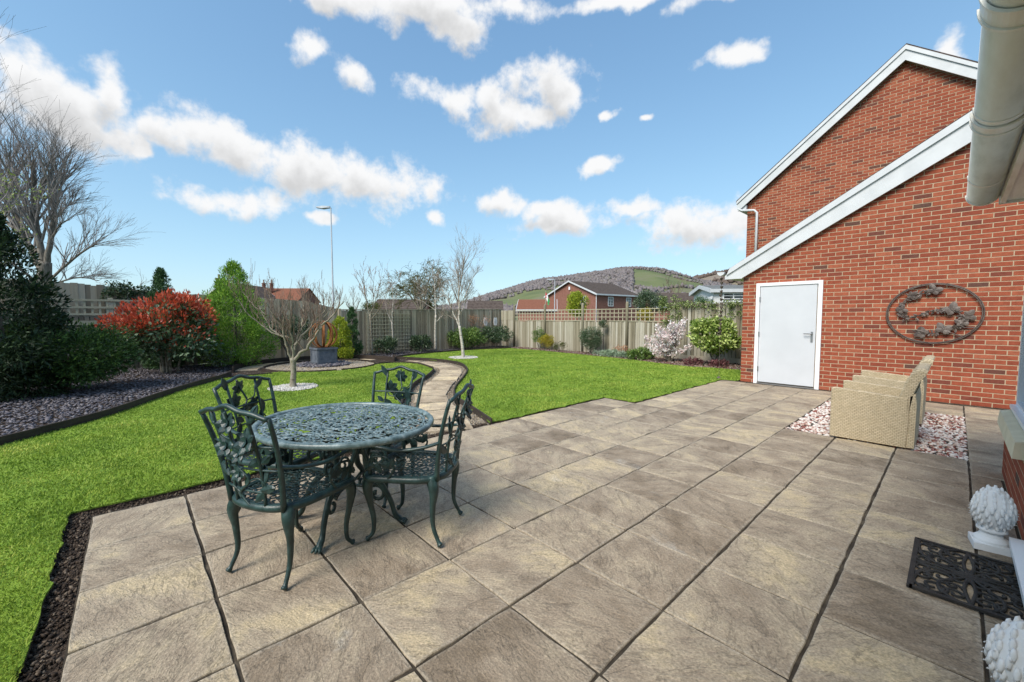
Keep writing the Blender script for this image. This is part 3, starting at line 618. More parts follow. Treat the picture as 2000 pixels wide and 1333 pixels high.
# bargeboard in two steps and the boxed eave end
def slab_x(m, pts, y0, y1):
    k = len(pts); m.add([(x, y0, z) for x, z in pts] + [(x, y1, z) for x, z in pts], [tuple(range(k)), tuple(range(2 * k - 1, k - 1, -1))] + [(i, k + i, k + (i + 1) % k, (i + 1) % k) for i in range(k)]); return m
mb = slab_x(MB(), [(-3.50, 2.235), (-3.16, 2.235), (-3.14, 2.255), (.8, zb_(.8)), (.8, zt_(.8) - .13), (-3.42, zt_(-3.42) - .06), (-3.50, zt_(-3.45) - .10)], GY - .10, GY - .055); gpart('bargeboard', mb, M_FASCIA)
mb = slab_x(MB(), [(-3.46, zt_(-3.46) - .085), (.8, zt_(.8) - .135), (.8, zt_(.8)), (-3.40, zt_(-3.40) + .02)], GY - .135, GY - .05); gpart('verge_trim', mb, M_FASCIA)
mb = slab_x(MB(), [(-3.47, 2.245), (-3.16, 2.245), (-3.16, 2.27), (-3.47, 2.27)], GY - .052, GY + 4); gpart('soffit', mb, M_FASCIA)
mb = slab_x(MB(), [(-3.52, zt_(-3.52)), (.9, zt_(.9)), (.9, zt_(.9) + .05), (-3.52, zt_(-3.52) + .05)], GY - .05, GY + 4.2); gpart('roof', mb, M_TILE)
def half_pipe(m, c0, c1, r_, n=12, th=.006, full=False):
    """half-round gutter between two points along Y"""
    A = np.linspace(math.pi, 2 * math.pi, n); prof = [(r_ * math.cos(a), r_ * math.sin(a)) for a in A] + [((r_ - th) * math.cos(a), (r_ - th) * math.sin(a)) for a in A[::-1]]
    k = len(prof); m.add([(c0[0] + x, c0[1], c0[2] + z) for x, z in prof] + [(c1[0] + x, c1[1], c1[2] + z) for x, z in prof], [(i, (i + 1) % k, k + (i + 1) % k, k + i) for i in range(k)] + [(i, i + 1, k - 2 - i, k - 1 - i) for i in range(n - 1)] + [(k + i + 1, k + i, 2 * k - 1 - i, 2 * k - 2 - i) for i in range(n - 1)]); return m
def end_cap(m, c, r_, th=.01, n=12):
    A = np.linspace(math.pi, 2 * math.pi, n); k = n
    m.add([(c[0] + r_ * math.cos(a), c[1], c[2] + r_ * math.sin(a)) for a in A] + [(c[0] + r_ * math.cos(a), c[1] + th, c[2] + r_ * math.sin(a)) for a in A], [tuple(range(k)), tuple(range(2 * k - 1, k - 1, -1))] + [(i, k + i, k + (i + 1) % k, (i + 1) % k) for i in range(k)]); return m
mb = half_pipe(MB(), (-3.58, GY - .12, 2.40), (-3.58, GY + 4, 2.40), .075); end_cap(mb, (-3.58, GY - .13, 2.40), .078); gpart('gutter', mb, M_FASCIA, smooth=False)
# door
def bx(c, s): return MB().box(c, s)
fr = bx((DX0 + .035, GY + .0, DZ / 2), (.07, .10, DZ)); fr.box((DX1 - .035, GY, DZ / 2), (.07, .10, DZ)); fr.box(((DX0 + DX1) / 2, GY, DZ - .032), (DX1 - DX0 - .14, .096, .064))
gpart('door_frame', fr, M_WHITE)
mb = bx(((DX0 + DX1) / 2, GY + .0, .012), (DX1 - DX0 - .14, .13, .026)); gpart('threshold', mb, M_STEEL)
mb = bx(((DX0 + DX1) / 2 - .005, GY - .005, DZ / 2 - .012), (DX1 - DX0 - .165, .05, DZ - .115)); dr = gpart('door', mb, M_DOOR)
dr_loc = Vector(gar.location)
hm = MB(); hx = DX1 - .145; hm.box((hx, GY - .036, 1.02), (.036, .012, .20)); hm.tube([(hx, GY - .04, 1.08), (hx, GY - .085, 1.08), (hx - .02, GY - .09, 1.08), (hx - .125, GY - .09, 1.08)], .010, 8)
hm.xf(lambda v: v - np.array(gar.location)); ob('handle', hm.mesh('handle', M_STEEL), dr)
for zz in (.32, 1.05, 1.78):
    m = bx((DX0 + .076, GY - .045, zz), (.022, .02, .095)); m.xf(lambda v: v - np.array(gar.location)); ob('hinge', m.mesh('hinge', M_STEEL), dr)

# tall house gable behind the garage
UY = 14.0
uph = thing('neighbour_house', 'tall red brick house gable with white bargeboards rising behind the garage', 'house', (-1.1, UY, 0))
def upart(name, m, mat, smooth=False): m.xf(lambda v: v - np.array(uph.location)); return ob(name, m.mesh(name, mat, smooth), uph)
zl_ = lambda x: 7.57 - .80 * abs(x + 1.08)
mb = slab_x(MB(), [(-4.48, -.1), (2.32, -.1), (2.32, zl_(2.32)), (-1.08, 7.6), (-4.48, zl_(-4.48))], UY, UY + 8); upart('wall', mb, M_MORTAR)
brick_wall(uph, -4.48, 2.32, 2.4, 7.7, [(-.80, 1, 7.57 + .8 * 1.08), (.80, 1, 7.57 - .8 * 1.08)], lambda u, z: (u, UY, z), n_single=0)
for s_ in (-1, 1):
    q = lambda d, z: (-1.08 + s_ * d, z)
    mb = slab_x(MB(), [q(0, 7.56), q(3.62, 7.56 - .8 * 3.62), q(3.66, 7.58 - .8 * 3.66 + .2), q(0, 7.80)], UY - .16, UY - .11); upart('bargeboard', mb, M_FASCIA)
    mb = slab_x(MB(), [q(0, 7.80), q(3.66, 7.80 - .8 * 3.66), q(3.66, 7.88 - .8 * 3.66), q(0, 7.90)], UY - .19, UY - .10); upart('verge_trim', mb, M_FASCIA)
    mb = slab_x(MB(), [q(0, 7.90), q(3.7, 7.90 - .8 * 3.7), q(3.7, 7.96 - .8 * 3.7), q(0, 7.97)], UY - .1, UY + 8); upart('roof', mb, M_TILE)
mb = slab_x(MB(), [(-4.72, 4.70), (-4.48, 4.70), (-4.48, 4.82), (-4.72, 4.98)], UY - .11, UY + 7.9); upart('soffit', mb, M_FASCIA)
mb = MB(); mb.tube([(-4.70, UY - .14, 4.74), (-4.60, UY - .12, 4.67), (-4.26, UY - .12, 4.62), (-4.18, UY - .12, 4.54), (-4.18, UY - .12, 2.7)], .036, 10); upart('downpipe', mb, M_FASCIA, True)

# own house wall on the right: gutter, fascia, brick plinth, stone sill, window, door step
HX = .345
own = thing('bungalow', 'house wall edge with white gutter overhead, cream stone window sill and brick below', 'house', (.9, 3, 0))
def opart(name, m, mat, smooth=False, par=own): m.xf(lambda v: v - np.array(own.location)); return ob(name, m.mesh(name, mat, smooth), par)
WY = 5.72
mb = bx(((HX + 3) / 2, (3.86 + WY) / 2, .22), (3 - HX, WY - 3.86, .5));  mb.box((1.70, -1.0, 1.13), (2.6, 9.7, 2.3)); mb.box((HX + .09, 4.02, 1.36), (.18, .33, 1.78)); opart('wall', mb, M_MORTAR)
def ywall(y0, y1, z0, z1):     # brick faces looking towards -X
    rows = int(round((z1 - z0) / .075))
    for r_ in range(rows):
        y = y0 - (.1125 if r_ % 2 else 0)
        while y < y1 - .02:
            a_, b_ = max(y, y0), min(y + .215, y1)
            if b_ - a_ > .02:
                key = ('y', round(b_ - a_, 3))
                if key not in BRICK_MESH:
                    V, F = brick_prism([(-(b_ - a_) / 2, -.0325), ((b_ - a_) / 2, -.0325), ((b_ - a_) / 2, .0325), (-(b_ - a_) / 2, .0325)]); BRICK_MESH[key] = MB().add(V, F).mesh('brick', M_BRICK)
                o = ob('brick', BRICK_MESH[key], own, loc=np.array((HX, (a_ + b_) / 2, z0 + r_ * .075 + .0375)) - np.array(own.location)); o.rotation_euler = (0, 0, -math.pi / 2); o.scale = (1, .4, 1)
            y += .225
ywall(3.87, WY, 0, .45); ywall(3.87, 4.19, .45, 2.25)
mb = MB(); mb.add([(x, y, z) for y in (4.22, 5.60) for (x, z) in ((.29, .475), (.44, .475), (.44, .625), (.375, .605), (.30, .585))], [(0, 1, 2, 3, 4), (9, 8, 7, 6, 5)] + [(i, 5 + i, 5 + (i + 1) % 5, (i + 1) % 5) for i in range(5)]); opart('window_sill', mb, M_STONE)
win = MB()
for (y, ww) in ((4.24, .07), (4.93, .06), (5.60, .07)): win.box((.425, y, 1.41), (.07, ww, 1.56))
for zz in (.645, 2.16): win.box((.425, 4.92, zz), (.066, 1.29, .06))
win.box((.385, 4.92, .632), (.06, 1.40, .03)); wn = opart('window', win, M_WHITE)
opart('pane', bx((.44, 4.92, 1.40), (.008, 1.3, 1.46)), M_GLASS, par=wn)
stp = bx((.335, 3.15, .09), (.13, 1.22, .035)); stp.box((.36, 3.15, .035), (.07, 1.2, .07)); opart('door_step', stp, M_WHITE)
opart('door_frame', bx((.38, 3.74, 1.2), (.07, .07, 2.1)), M_WHITE)
opart('house_door', bx((.40, 3.1, 1.15), (.05, 1.2, 2.06)), M_WHITE)
# eaves
mb = slab_x(MB(), [(.195, 2.285), (.225, 2.285), (.225, 2.50), (.195, 2.50)], -3, 4.98); opart('fascia', mb, M_WHITEDIRTY)
mb = slab_x(MB(), [(.226, 2.30), (.40, 2.30), (.40, 2.318), (.226, 2.318)], -3, 4.98); opart('soffit', mb, M_WHITEDIRTY)
mb = slab_x(MB(), [(.19, 2.282), (.42, 2.282), (.42, 2.9), (.19, 2.52)], 4.981, 5.005); opart('end_board', mb, M_WHITEDIRTY)
mb = slab_x(MB(), [(.05, 2.50), (3.0, 4.2), (3.0, 4.27), (.05, 2.55)], -3, 5.03); opart('roof', mb, M_TILE)
gx_, gz_, gr_ = .105, 2.375, .088
mb = half_pipe(MB(), (gx_, -3, gz_), (gx_, 4.93, gz_), gr_, 22); gut = opart('gutter', mb, M_WHITEDIRTY, True)
def ring_part(name, y0, y1, r_):
    mb = half_pipe(MB(), (gx_, y0, gz_), (gx_, y1, gz_), r_, 22, .009); return opart(name, mb, M_WHITEDIRTY, False, gut)
end = end_cap(MB(), (gx_, 4.925, gz_), gr_ + .008, .03, 20); opart('end_cap', end, M_WHITEDIRTY, False, gut)
for y0 in (4.25, 2.9, 1.5): ring_part('bracket', y0, y0 + .035, gr_ + .005)
for y0 in (2.98, 1.9): ring_part('union', y0, y0 + .10, gr_ + .007); ring_part('rib', y0 - .012, y0 + .004, gr_ + .013); ring_part('rib', y0 + .098, y0 + .114, gr_ + .013)

# ------------------------------------------------------------------ fences
M_WOOD = material('weathered_board', [(0.20, 0.165, 0.12), (0.32, 0.27, 0.20), (0.43, 0.375, 0.285), (0.52, 0.465, 0.37)], .9, vary='object', scale=3.0, bump=.5, bscale=50, stretch=(6, 6, .6), mixn=.22, detail=7, bdist=.004)
M_WOODPALE = material('pale_board', [(0.17, 0.15, 0.10), (0.27, 0.24, 0.17), (0.39, 0.36, 0.28), (0.50, 0.47, 0.39)], .9, vary='object', scale=3.0, bump=.5, bscale=50, stretch=(6, 6, .6), mixn=.22, detail=7, bdist=.004)
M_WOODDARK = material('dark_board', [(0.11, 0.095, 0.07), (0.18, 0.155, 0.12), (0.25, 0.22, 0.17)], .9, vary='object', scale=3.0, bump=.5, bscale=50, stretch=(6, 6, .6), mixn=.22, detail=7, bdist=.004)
M_TRELLIS = material('trellis_lath', [(0.36, 0.33, 0.23), (0.52, 0.48, 0.36)], .9, vary='object', scale=6, mixn=.5)
def unit_board(mat, w_=.087, th=.026):
    m = MB(); m.add([(-w_ / 2, 0, 0), (w_ / 2, 0, 0), (w_ / 2, -th * .45, 0), (-w_ / 2, -th, 0), (-w_ / 2, 0, 1), (w_ / 2, 0, 1), (w_ / 2, -th * .45, 1), (-w_ / 2, -th, 1)], [(0, 3, 2, 1), (4, 5, 6, 7), (0, 1, 5, 4), (1, 2, 6, 5), (2, 3, 7, 6), (3, 0, 4, 7)]); return m.mesh('board', mat)
UB = {m: unit_board(m) for m in (M_WOOD, M_WOODPALE, M_WOODDARK)}
def unit_bar(mat, name='lath'): return MB().box((0, 0, .5), (1, 1, 1)).mesh(name, mat)
BARS = {}
def bar(par, name, mat, p0, p1, wx, wy):
    """straight timber from p0 to p1 in the fence's own axes"""
    if (name, mat) not in BARS: BARS[name, mat] = unit_bar(mat, name)
    p0, p1 = Vector(p0), Vector(p1); d = p1 - p0; o = ob(name, BARS[name, mat], par, loc=p0)
    o.rotation_euler = (0, 0, 0) if abs(d.x) + abs(d.y) < 1e-6 else d.to_track_quat('Z', 'Y').to_euler()
    o.scale = (wx, wy, d.length) if abs(d.x) + abs(d.y) < 1e-6 else (wy, wx, d.length); return o
def boards(par, mat, s0, s1, hf, step=.1, z0=.0, y=0.0, lap=1.0):
    s_ = s0
    while s_ < s1 - step * .4:
        o = ob('board', UB[mat], par, loc=(s_ + step / 2, y + rng.normal(0, .002), z0 + rng.normal(0, .006))); o.scale = (lap * step / .1, 1, hf(s_) - z0 + rng.normal(0, .008)); o.rotation_euler = (rng.normal(0, .004), rng.normal(0, .003), -.13 + rng.normal(0, .03)); s_ += step
M_GAPSHADE = material('board_gap_shade', [(0.03, 0.026, 0.02), (0.055, 0.047, 0.036)], .95, scale=4)  # dark sheets added behind the boards paint the shadow in their gaps
def gap_shade_sheet(par, s0, s1, z1): ob('gap_shade_sheet', bx(((s0 + s1) / 2, .014, z1 / 2), (s1 - s0, .012, z1)).mesh('gap_shade_sheet', M_GAPSHADE), par)
# back fence along X=-15.3, local x runs along +Y, local -y faces the garden
bf = thing('back_fence', 'weathered close board fence behind the birches with a tall square trellis on it', 'fence', (-15.3, 5.6, 0), math.pi / 2)
boards(bf, M_WOOD, 0, 7.85, lambda s: 1.66 + .016 * s)
gap_shade_sheet(bf, 0, 7.8, 1.62)
for s_ in (0, 1.9, 3.8, 5.7, 7.6): bar(bf, 'post', M_WOOD, (s_, .06, 0), (s_, .06, 1.72), .09, .09)
bar(bf, 'cap_rail', M_WOOD, (0, -.01, 1.68), (7.8, -.01, 1.80), .03, .05)
for z in (.3, 1.3): bar(bf, 'rail', M_WOOD, (0, .035, z), (7.8, .035, z), .05, .03)
for k in range(15): bar(bf, 'lath', M_TRELLIS, (.98 + k * .127, -.045, .06), (.98 + k * .127, -.045, 1.56), .024, .014)
for k in range(11): bar(bf, 'lath', M_TRELLIS, (.95, -.060, .12 + k * .142), (2.80, -.060, .12 + k * .142), .024, .014)
# left fence (low, trellis topped) and the tall one behind it
lf = thing('left_fence', 'shaded close board fence with a narrow trellis top behind the dark yew', 'fence', (-15.3, -7, 0), math.pi / 2)
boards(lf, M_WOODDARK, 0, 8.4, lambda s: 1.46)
gap_shade_sheet(lf, 0, 8.4, 1.42)
for s_ in (0, 2.2, 4.4, 6.6, 8.4): bar(lf, 'post', M_WOOD, (s_, .05, 0), (s_, .05, 1.92), .10, .10)
for z in (1.48, 1.66, 1.85): bar(lf, 'trellis_rail', M_TRELLIS, (0, -.02, z), (8.4, -.02, z), .05, .022)
for k in range(60): bar(lf, 'lath', M_TRELLIS, (.1 + k * .14, .0, 1.46), (.1 + k * .14, .0, 1.86), .045, .016)
bar(lf, 'rail', M_TRELLIS, (0, -.035, 1.26), (8.4, -.035, 1.26), .11, .03); bar(lf, 'gravel_board', M_WOOD, (0, -.035, .56), (8.4, -.035, .56), .12, .03)
tf = thing('tall_fence', 'tall grey board fence standing behind the trellis topped fence and the conifers', 'fence', (-15.55, -7, 0), math.pi / 2)
boards(tf, M_WOOD, 0, 12.7, lambda s: float(np.interp(s, [0, 5.5, 7.6, 11.4, 12.6], [2.42, 2.33, 2.12, 1.98, 1.70])), .12, lap=1.3)
gap_shade_sheet(tf, 0, 12.5, 1.66)
for s_ in np.arange(0, 12.7, 2.1): bar(tf, 'post', M_WOOD, (s_, .07, 0), (s_, .07, 1.7), .1, .1)
# right fence along Y=13.4, local x runs along +X, local -y faces the garden
rf = thing('trellis_fence', 'pale low board fence with square trellis on top and four round topped posts', 'fence', (-15.2, 13.4, 0), 0)
boards(rf, M_WOODPALE, 0, .85, lambda s: 1.72); boards(rf, M_WOODPALE, .98, 8.62, lambda s: 1.25 + .02 * math.sin(3 * s), .092)
for k in range(9): bar(rf, 'lath', M_TRELLIS, (-.0 + k * .1, -.03, 1.28), (-.0 + k * .1, -.03, 1.74), .03, .012)
gap_shade_sheet(rf, .98, 8.6, 1.2)
posts = [.93, 2.90, 4.96, 6.99]
for s_ in posts:
    m = MB(); m.lathe([(.055, 0), (.055, 1.92), (.048, 1.955), (.025, 1.975), (.0, 1.98)], 10, (s_, -.03, 0)); ob('post', m.mesh('post', M_WOODPALE, True), rf)
for a_, b_ in zip(posts, posts[1:] + [8.6]):
    for k in range(1, 11 if b_ < 8 else 9): bar(rf, 'lath', M_TRELLIS, (a_ + (b_ - a_) * k / (11 if b_ < 8 else 9), -.02, 1.25), (a_ + (b_ - a_) * k / (11 if b_ < 8 else 9), -.02, 1.73), .026, .014)
    for k in range(4): bar(rf, 'lath', M_TRELLIS, (a_ + .06, -.034, 1.265 + k * .148), (b_ - .03, -.034, 1.265 + k * .148), .026, .014)
for z in (.3, 1.1): bar(rf, 'rail', M_WOODPALE, (.9, .03, z), (8.6, .03, z), .06, .03)
sf = thing('solid_fence', 'solid tall board fence panel with ivy over its top beside the garage', 'fence', (-6.58, 13.38, 0), 0)
gap_shade_sheet(sf, 0, 3.2, 1.78); boards(sf, M_WOODPALE, 0, 3.2, lambda s: 1.86 - .012 * s, .105); bar(sf, 'rail', M_WOODPALE, (0, .03, 1.6), (3.2, .03, 1.6), .06, .03)
bar(sf, 'gravel_board', M_WOOD, (0, -.03, .08), (3.2, -.03, .08), .16, .03)

# ------------------------------------------------------------------ cast metal dining set
def scroll(c, r0, a0, turns, sgn=1, grow=.15, n=14):
    """flat spiral curl about c"""
    t = np.linspace(0, 1, n); a = a0 + sgn * turns * 2 * np.pi * t; r_ = r0 * (1 - (1 - grow) * t)
    return np.c_[c[0] + r_ * np.cos(a), c[1] + r_ * np.sin(a)]
def scroll_field(inside, bbox, n, r0, rad, z, g, flat=.55, sym=None):
    """a field of interlocking cast curls lying flat; inside(points)->mask"""
    m = MB(); pts = []; tries = 0
    while len(pts) < n and tries < 6000:
        tries += 1; p = np.array((g.uniform(bbox[0], bbox[1]), g.uniform(bbox[2], bbox[3])))
        if not inside(p[None])[0]: continue
        if all(np.hypot(*(p - q)) > r0 * 1.12 for q in pts): pts.append(p)
    for p in pts:
        a0 = g.uniform(0, 6.28); sg = g.choice([-1, 1]); rr = r0 * g.uniform(.85, 1.25)
        C_ = scroll(p, rr, a0, g.uniform(.85, 1.25), sg, .25, 12)
        e = C_[0]; dirn = np.array([-math.sin(a0), math.cos(a0)]) * -sg; tail = np.array([e + dirn * rr * .9 + np.array([math.cos(a0), math.sin(a0)]) * rr * .35, e + dirn * rr * .45 + np.array([math.cos(a0), math.sin(a0)]) * rr * .1])
        C_ = np.r_[tail, C_]; k = inside(C_)
        if k.sum() < 4: continue
        C_ = C_[k]; r_ = np.linspace(1, .75, len(C_)) * rad; r_[0] *= .5
        m.tube(np.c_[C_, np.full(len(C_), z)], r_, 5, flat=flat)
        b = C_[-1]; m.add(ICO_V * np.array([rad * 1.7, rad * 1.7, rad * .7]) + np.array([b[0], b[1], z]), [tuple(f) for f in ICO_F])
    return m, pts
def leaf_shape(L_, W_, th=.004, bend=.0):
    """cast leaf in the xz plane, stem at origin, tip up +z, with a raised rib towards -y"""
    out_ = [(0, 0), (.35, .22), (.5, .5), (.36, .78), (0, 1), (-.36, .78), (-.5, .5), (-.35, .22)]
    V = [(x * W_, -th * .3 + bend * z * z, z * L_) for x, z in out_] + [(0, -th * 1.6 + bend * z * z, z * L_) for z in (.12, .5, .85)] + [(x * W_, th * .7 + bend * z * z, z * L_) for x, z in out_]
    F = []
    rib = [8, 8, 9, 9, 10, 10, 9, 9]
    for i in range(8):
        j = (i + 1) % 8; F.append((i, j, rib[i]));
        if rib[i] != rib[j]: F.append((rib[i], j, rib[j]))
        F.append((j, i, 11 + i, 11 + j))
    F.append(tuple(range(11, 19))[::-1])
    return np.array(V), F
def flower_shape(rad, g=None):
    m = MB()
    for k in range(6):
        V, F = leaf_shape(rad, rad * .72, .005, -.012); a = k * math.pi / 3
        Rm = np.array([[math.cos(a), 0, math.sin(a)], [0, 1, 0], [-math.sin(a), 0, math.cos(a)]]); m.add(V @ Rm.T, F)
    for (r_, y) in ((rad * .36, -.016),):
        A = np.linspace(0, 2 * np.pi, 9)[:-1]; V = [(r_ * .7 * math.cos(a), 0, r_ * .7 * math.sin(a)) for a in A] + [(r_ * math.cos(a), y, r_ * math.sin(a)) for a in A] + [(0, y * .4, 0)]
        F = [(i, (i + 1) % 8, 8 + (i + 1) % 8, 8 + i) for i in range(8)] + [(8 + i, 8 + (i + 1) % 8, 16) for i in range(8)]; m.add(V, F)
    return m

def make_chair():
    g = np.random.default_rng(5); root = thing('garden_chair', '', 'chair')
    K = lambda name, m, sm=True: ob(name, m.mesh(name, M_METALGREEN, sm), root)
    # seat outline: wide rounded front, curved back
    out_ = smooth_curve([(-.235, .215), (0, .245), (.235, .215), (.25, .05), (.225, -.15), (.14, -.235), (0, -.255), (-.14, -.235), (-.225, -.15), (-.25, .05)], 5, True)
    fm = MB(); fm.tube(np.c_[out_, np.full(len(out_), .42)], .019, 8, closed=True, flat=1.15); fm.tube(np.c_[out_ * .93, np.full(len(out_), .432)], .008, 6, closed=True); K('seat_frame', fm)
    poly = [tuple(p) for p in out_ * .94]
    lat, _ = scroll_field(lambda P: inpoly(P, poly), (-.26, .26, -.27, .27), 70, .040, .0062, .432, g)
    K('seat_lattice', lat)
    # backrest: u across -1..1, v up 0..1
    def B(u, v, fwd_=0.0):
        w_ = .195 + .05 * v; y = -.225 - .03 * v - .075 * v * v - .035 * (1 - u * u) + .0; return np.array((u * w_, y + fwd_, .42 + .50 * v))
    topz = lambda u: .50 * 0 + .045 * (math.cos(u * math.pi) * .5 + .5) + .006 * math.cos(3 * u * math.pi)
    bf_ = MB()
    for s_ in (-1, 1): bf_.tube([B(s_, v) for v in np.linspace(-.02, 1.0, 12)], np.linspace(.0155, .0115, 12), 8)
    tr = [B(u, 1.0) + np.array((0, 0, topz(u))) for u in np.linspace(-1, 1, 25)]; bf_.tube(tr, .0125, 8); K('back_frame', bf_)
    for u in (-.52, .52): K('back_bar', MB().tube([B(u, v) + (np.array((0, 0, topz(u))) * (v > .99)) for v in np.linspace(0, 1, 10)], .0088, 6))
    for v in (.17, .42, .68): K('back_rail', MB().tube([B(u, v, .002) for u in np.linspace(-1, 1, 12)], .0062, 6))
    vine = [B(u, v, -.006) for u, v in smooth_curve([(.1, 0), (-.25, .14), (.15, .3), (-.2, .46), (.12, .6), (-.1, .74), (.0, .9), (.05, 1.05)], 5)]; vn = K('vine', MB().tube(vine, .0066, 6))
    for pts in ([(.1, .28), (.45, .33), (.7, .2)], [(-.2, .46), (-.55, .5), (-.75, .36)], [(.1, .6), (.4, .62), (.55, .8)], [(-.1, .74), (-.4, .78), (-.5, .92)], [(-.25, .14), (-.6, .2)]):
        ob('tendril', MB().tube([B(u, v, -.006) for u, v in smooth_curve(pts, 5)], .005, 5).mesh('tendril', M_METALGREEN, True), vn)
    fl = flower_shape(.066).mesh('flower', M_METALGREEN); lfv = [MB().add(*leaf_shape(l_, w_, .005, -.012)).mesh('leaf', M_METALGREEN) for l_, w_ in ((.10, .046), (.075, .04), (.12, .05))]
    for (u, v, sc_) in ((.02, .93, .9), (.36, .74, 1.05), (-.34, .66, .95), (.04, .60, .85), (-.15, .36, .7)):
        o = ob('flower', fl, vn, loc=B(u, v, -.014)); o.scale = (sc_, sc_, sc_); o.rotation_euler = (R(-16), R(g.uniform(0, 60)), 0)
    for k, (u, v, a) in enumerate(((-.5, .88, -35), (.6, .5, 50), (-.6, .3, -60), (.45, .2, 75), (-.2, .08, -40), (.25, .06, 40), (.2, .45, 60), (-.45, .46, -20), (-.62, .52, 20), (.62, .28, -10), (.0, .22, 10), (.5, .92, 30))):
        o = ob('leaf', lfv[k % 3], vn, loc=B(u, v, -.010)); o.rotation_euler = (R(-14), R(a), 0)
    # arms with a leafy scroll under them
    for s_ in (-1, 1):
        am = MB(); p = smooth_curve([B(s_, .47), (s_ * .262, -.16, .632), (s_ * .282, -.02, .615), (s_ * .292, .11, .632), (s_ * .285, .19, .640), (s_ * .262, .225, .605), (s_ * .25, .205, .54), (s_ * .24, .19, .47), (s_ * .235, .195, .425)], 5)
        am.tube(p, np.r_[np.linspace(.013, .017, 22), np.linspace(.017, .012, len(p) - 22)], 8, flat=.72); ar = K('armrest', am)
        m2 = MB(); sc2 = scroll((.12, .545), .055, -1.2, 1.3, 1, .2, 18); m2.tube([(s_ * .262, y, z) for y, z in sc2], .0075, 6)
        m2.tube([(s_ * .262, y, z) for y, z in smooth_curve([(.06, .43), (.02, .50), (.07, .56), (.17, .55), (.20, .47)], 5)], .0075, 6)
        ob('arm_scroll', m2.mesh('arm_scroll', M_METALGREEN, True), ar)
        for (y, z, a) in ((.04, .50, 70), (.10, .46, 40), (.14, .52, 120), (.02, .56, 150)):
            V, F = leaf_shape(.085, .045, .005); Rm = np.array([[math.cos(R(a)), 0, math.sin(R(a))], [0, 1, 0], [-math.sin(R(a)), 0, math.cos(R(a))]]); V = V @ Rm.T
            ob('leaf', MB().add(np.c_[s_ * .262 + V[:, 1], y + V[:, 0], z + V[:, 2]], F).mesh('leaf', M_METALGREEN), ar)
    # cabriole legs
    for s_ in (-1, 1):
        p = smooth_curve([(s_ * .205, .195, .425), (s_ * .228, .215, .36), (s_ * .222, .205, .26), (s_ * .208, .19, .15), (s_ * .206, .195, .06), (s_ * .214, .222, .022), (s_ * .218, .236, .012)], 5)
        K('leg', MB().tube(p, np.interp(np.linspace(0, 1, len(p)), [0, .15, .35, .6, .8, .93, 1], [.038, .034, .019, .0135, .0115, .019, .012]), 8))
        p = smooth_curve([(s_ * .185, -.185, .425), (s_ * .208, -.21, .35), (s_ * .205, -.20, .24), (s_ * .197, -.20, .12), (s_ * .205, -.235, .035), (s_ * .210, -.252, .012)], 5)
        K('leg', MB().tube(p, np.interp(np.linspace(0, 1, len(p)), [0, .15, .35, .6, .8, .93, 1], [.038, .034, .019, .0135, .0115, .019, .012]), 8))
    return root
chair = make_chair()
for i, (x, y, fx, fy, lb) in enumerate(((-2.575, .650, -.44, .90, 'green cast metal chair with its back to the patio corner by the soil strip'), (-3.285, .785, .80, .60, 'green cast metal chair with its back to the grass and the lone bare tree'), (-3.10, 1.40, .50, -.87, 'green cast metal chair standing where the stepping stone path meets the patio'), (-2.40, 1.345, -.80, -.60, 'green cast metal chair with its back to the open patio and the garage door'))):
    o = chair if i == 0 else copy_tree(chair); o.location = (x, y, 0); o.rotation_euler = (0, 0, math.atan2(fy, fx) - math.pi / 2); o['label'] = lb; o['group'] = 'cast metal chairs round the table'

tab = thing('garden_table', 'oval green cast metal table with an openwork scroll top and scrolled legs', 'table', (-2.79, 1.045, 0), R(14.4))
TA, TBb, TZ = .615, .53, .695
ell = lambda f, n=72: np.array([(TA * f * math.cos(a), TBb * f * math.sin(a)) for a in np.linspace(0, 2 * np.pi, n, endpoint=False)])
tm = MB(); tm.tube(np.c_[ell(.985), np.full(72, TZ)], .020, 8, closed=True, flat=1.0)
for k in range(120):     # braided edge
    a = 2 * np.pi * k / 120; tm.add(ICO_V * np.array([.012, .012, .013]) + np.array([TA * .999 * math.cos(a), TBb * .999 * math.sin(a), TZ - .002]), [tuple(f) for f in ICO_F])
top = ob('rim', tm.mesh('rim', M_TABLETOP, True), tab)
g5 = np.random.default_rng(21)
lat, pts = scroll_field(lambda P: ((P[:, 0] / TA) ** 2 + (P[:, 1] / TBb) ** 2 < .93) & (np.hypot(P[:, 0], P[:, 1]) > .035), (-TA, TA, -TBb, TBb), 250, .039, .0070, TZ + .002, g5, .6)
for f in (.90, .62, .34): lat.tube(np.c_[ell(f), np.full(72, TZ + .001)], .008, 6, closed=True, flat=.6)
ob('scroll_top', lat.mesh('scroll_top', M_TABLETOP, True), tab)
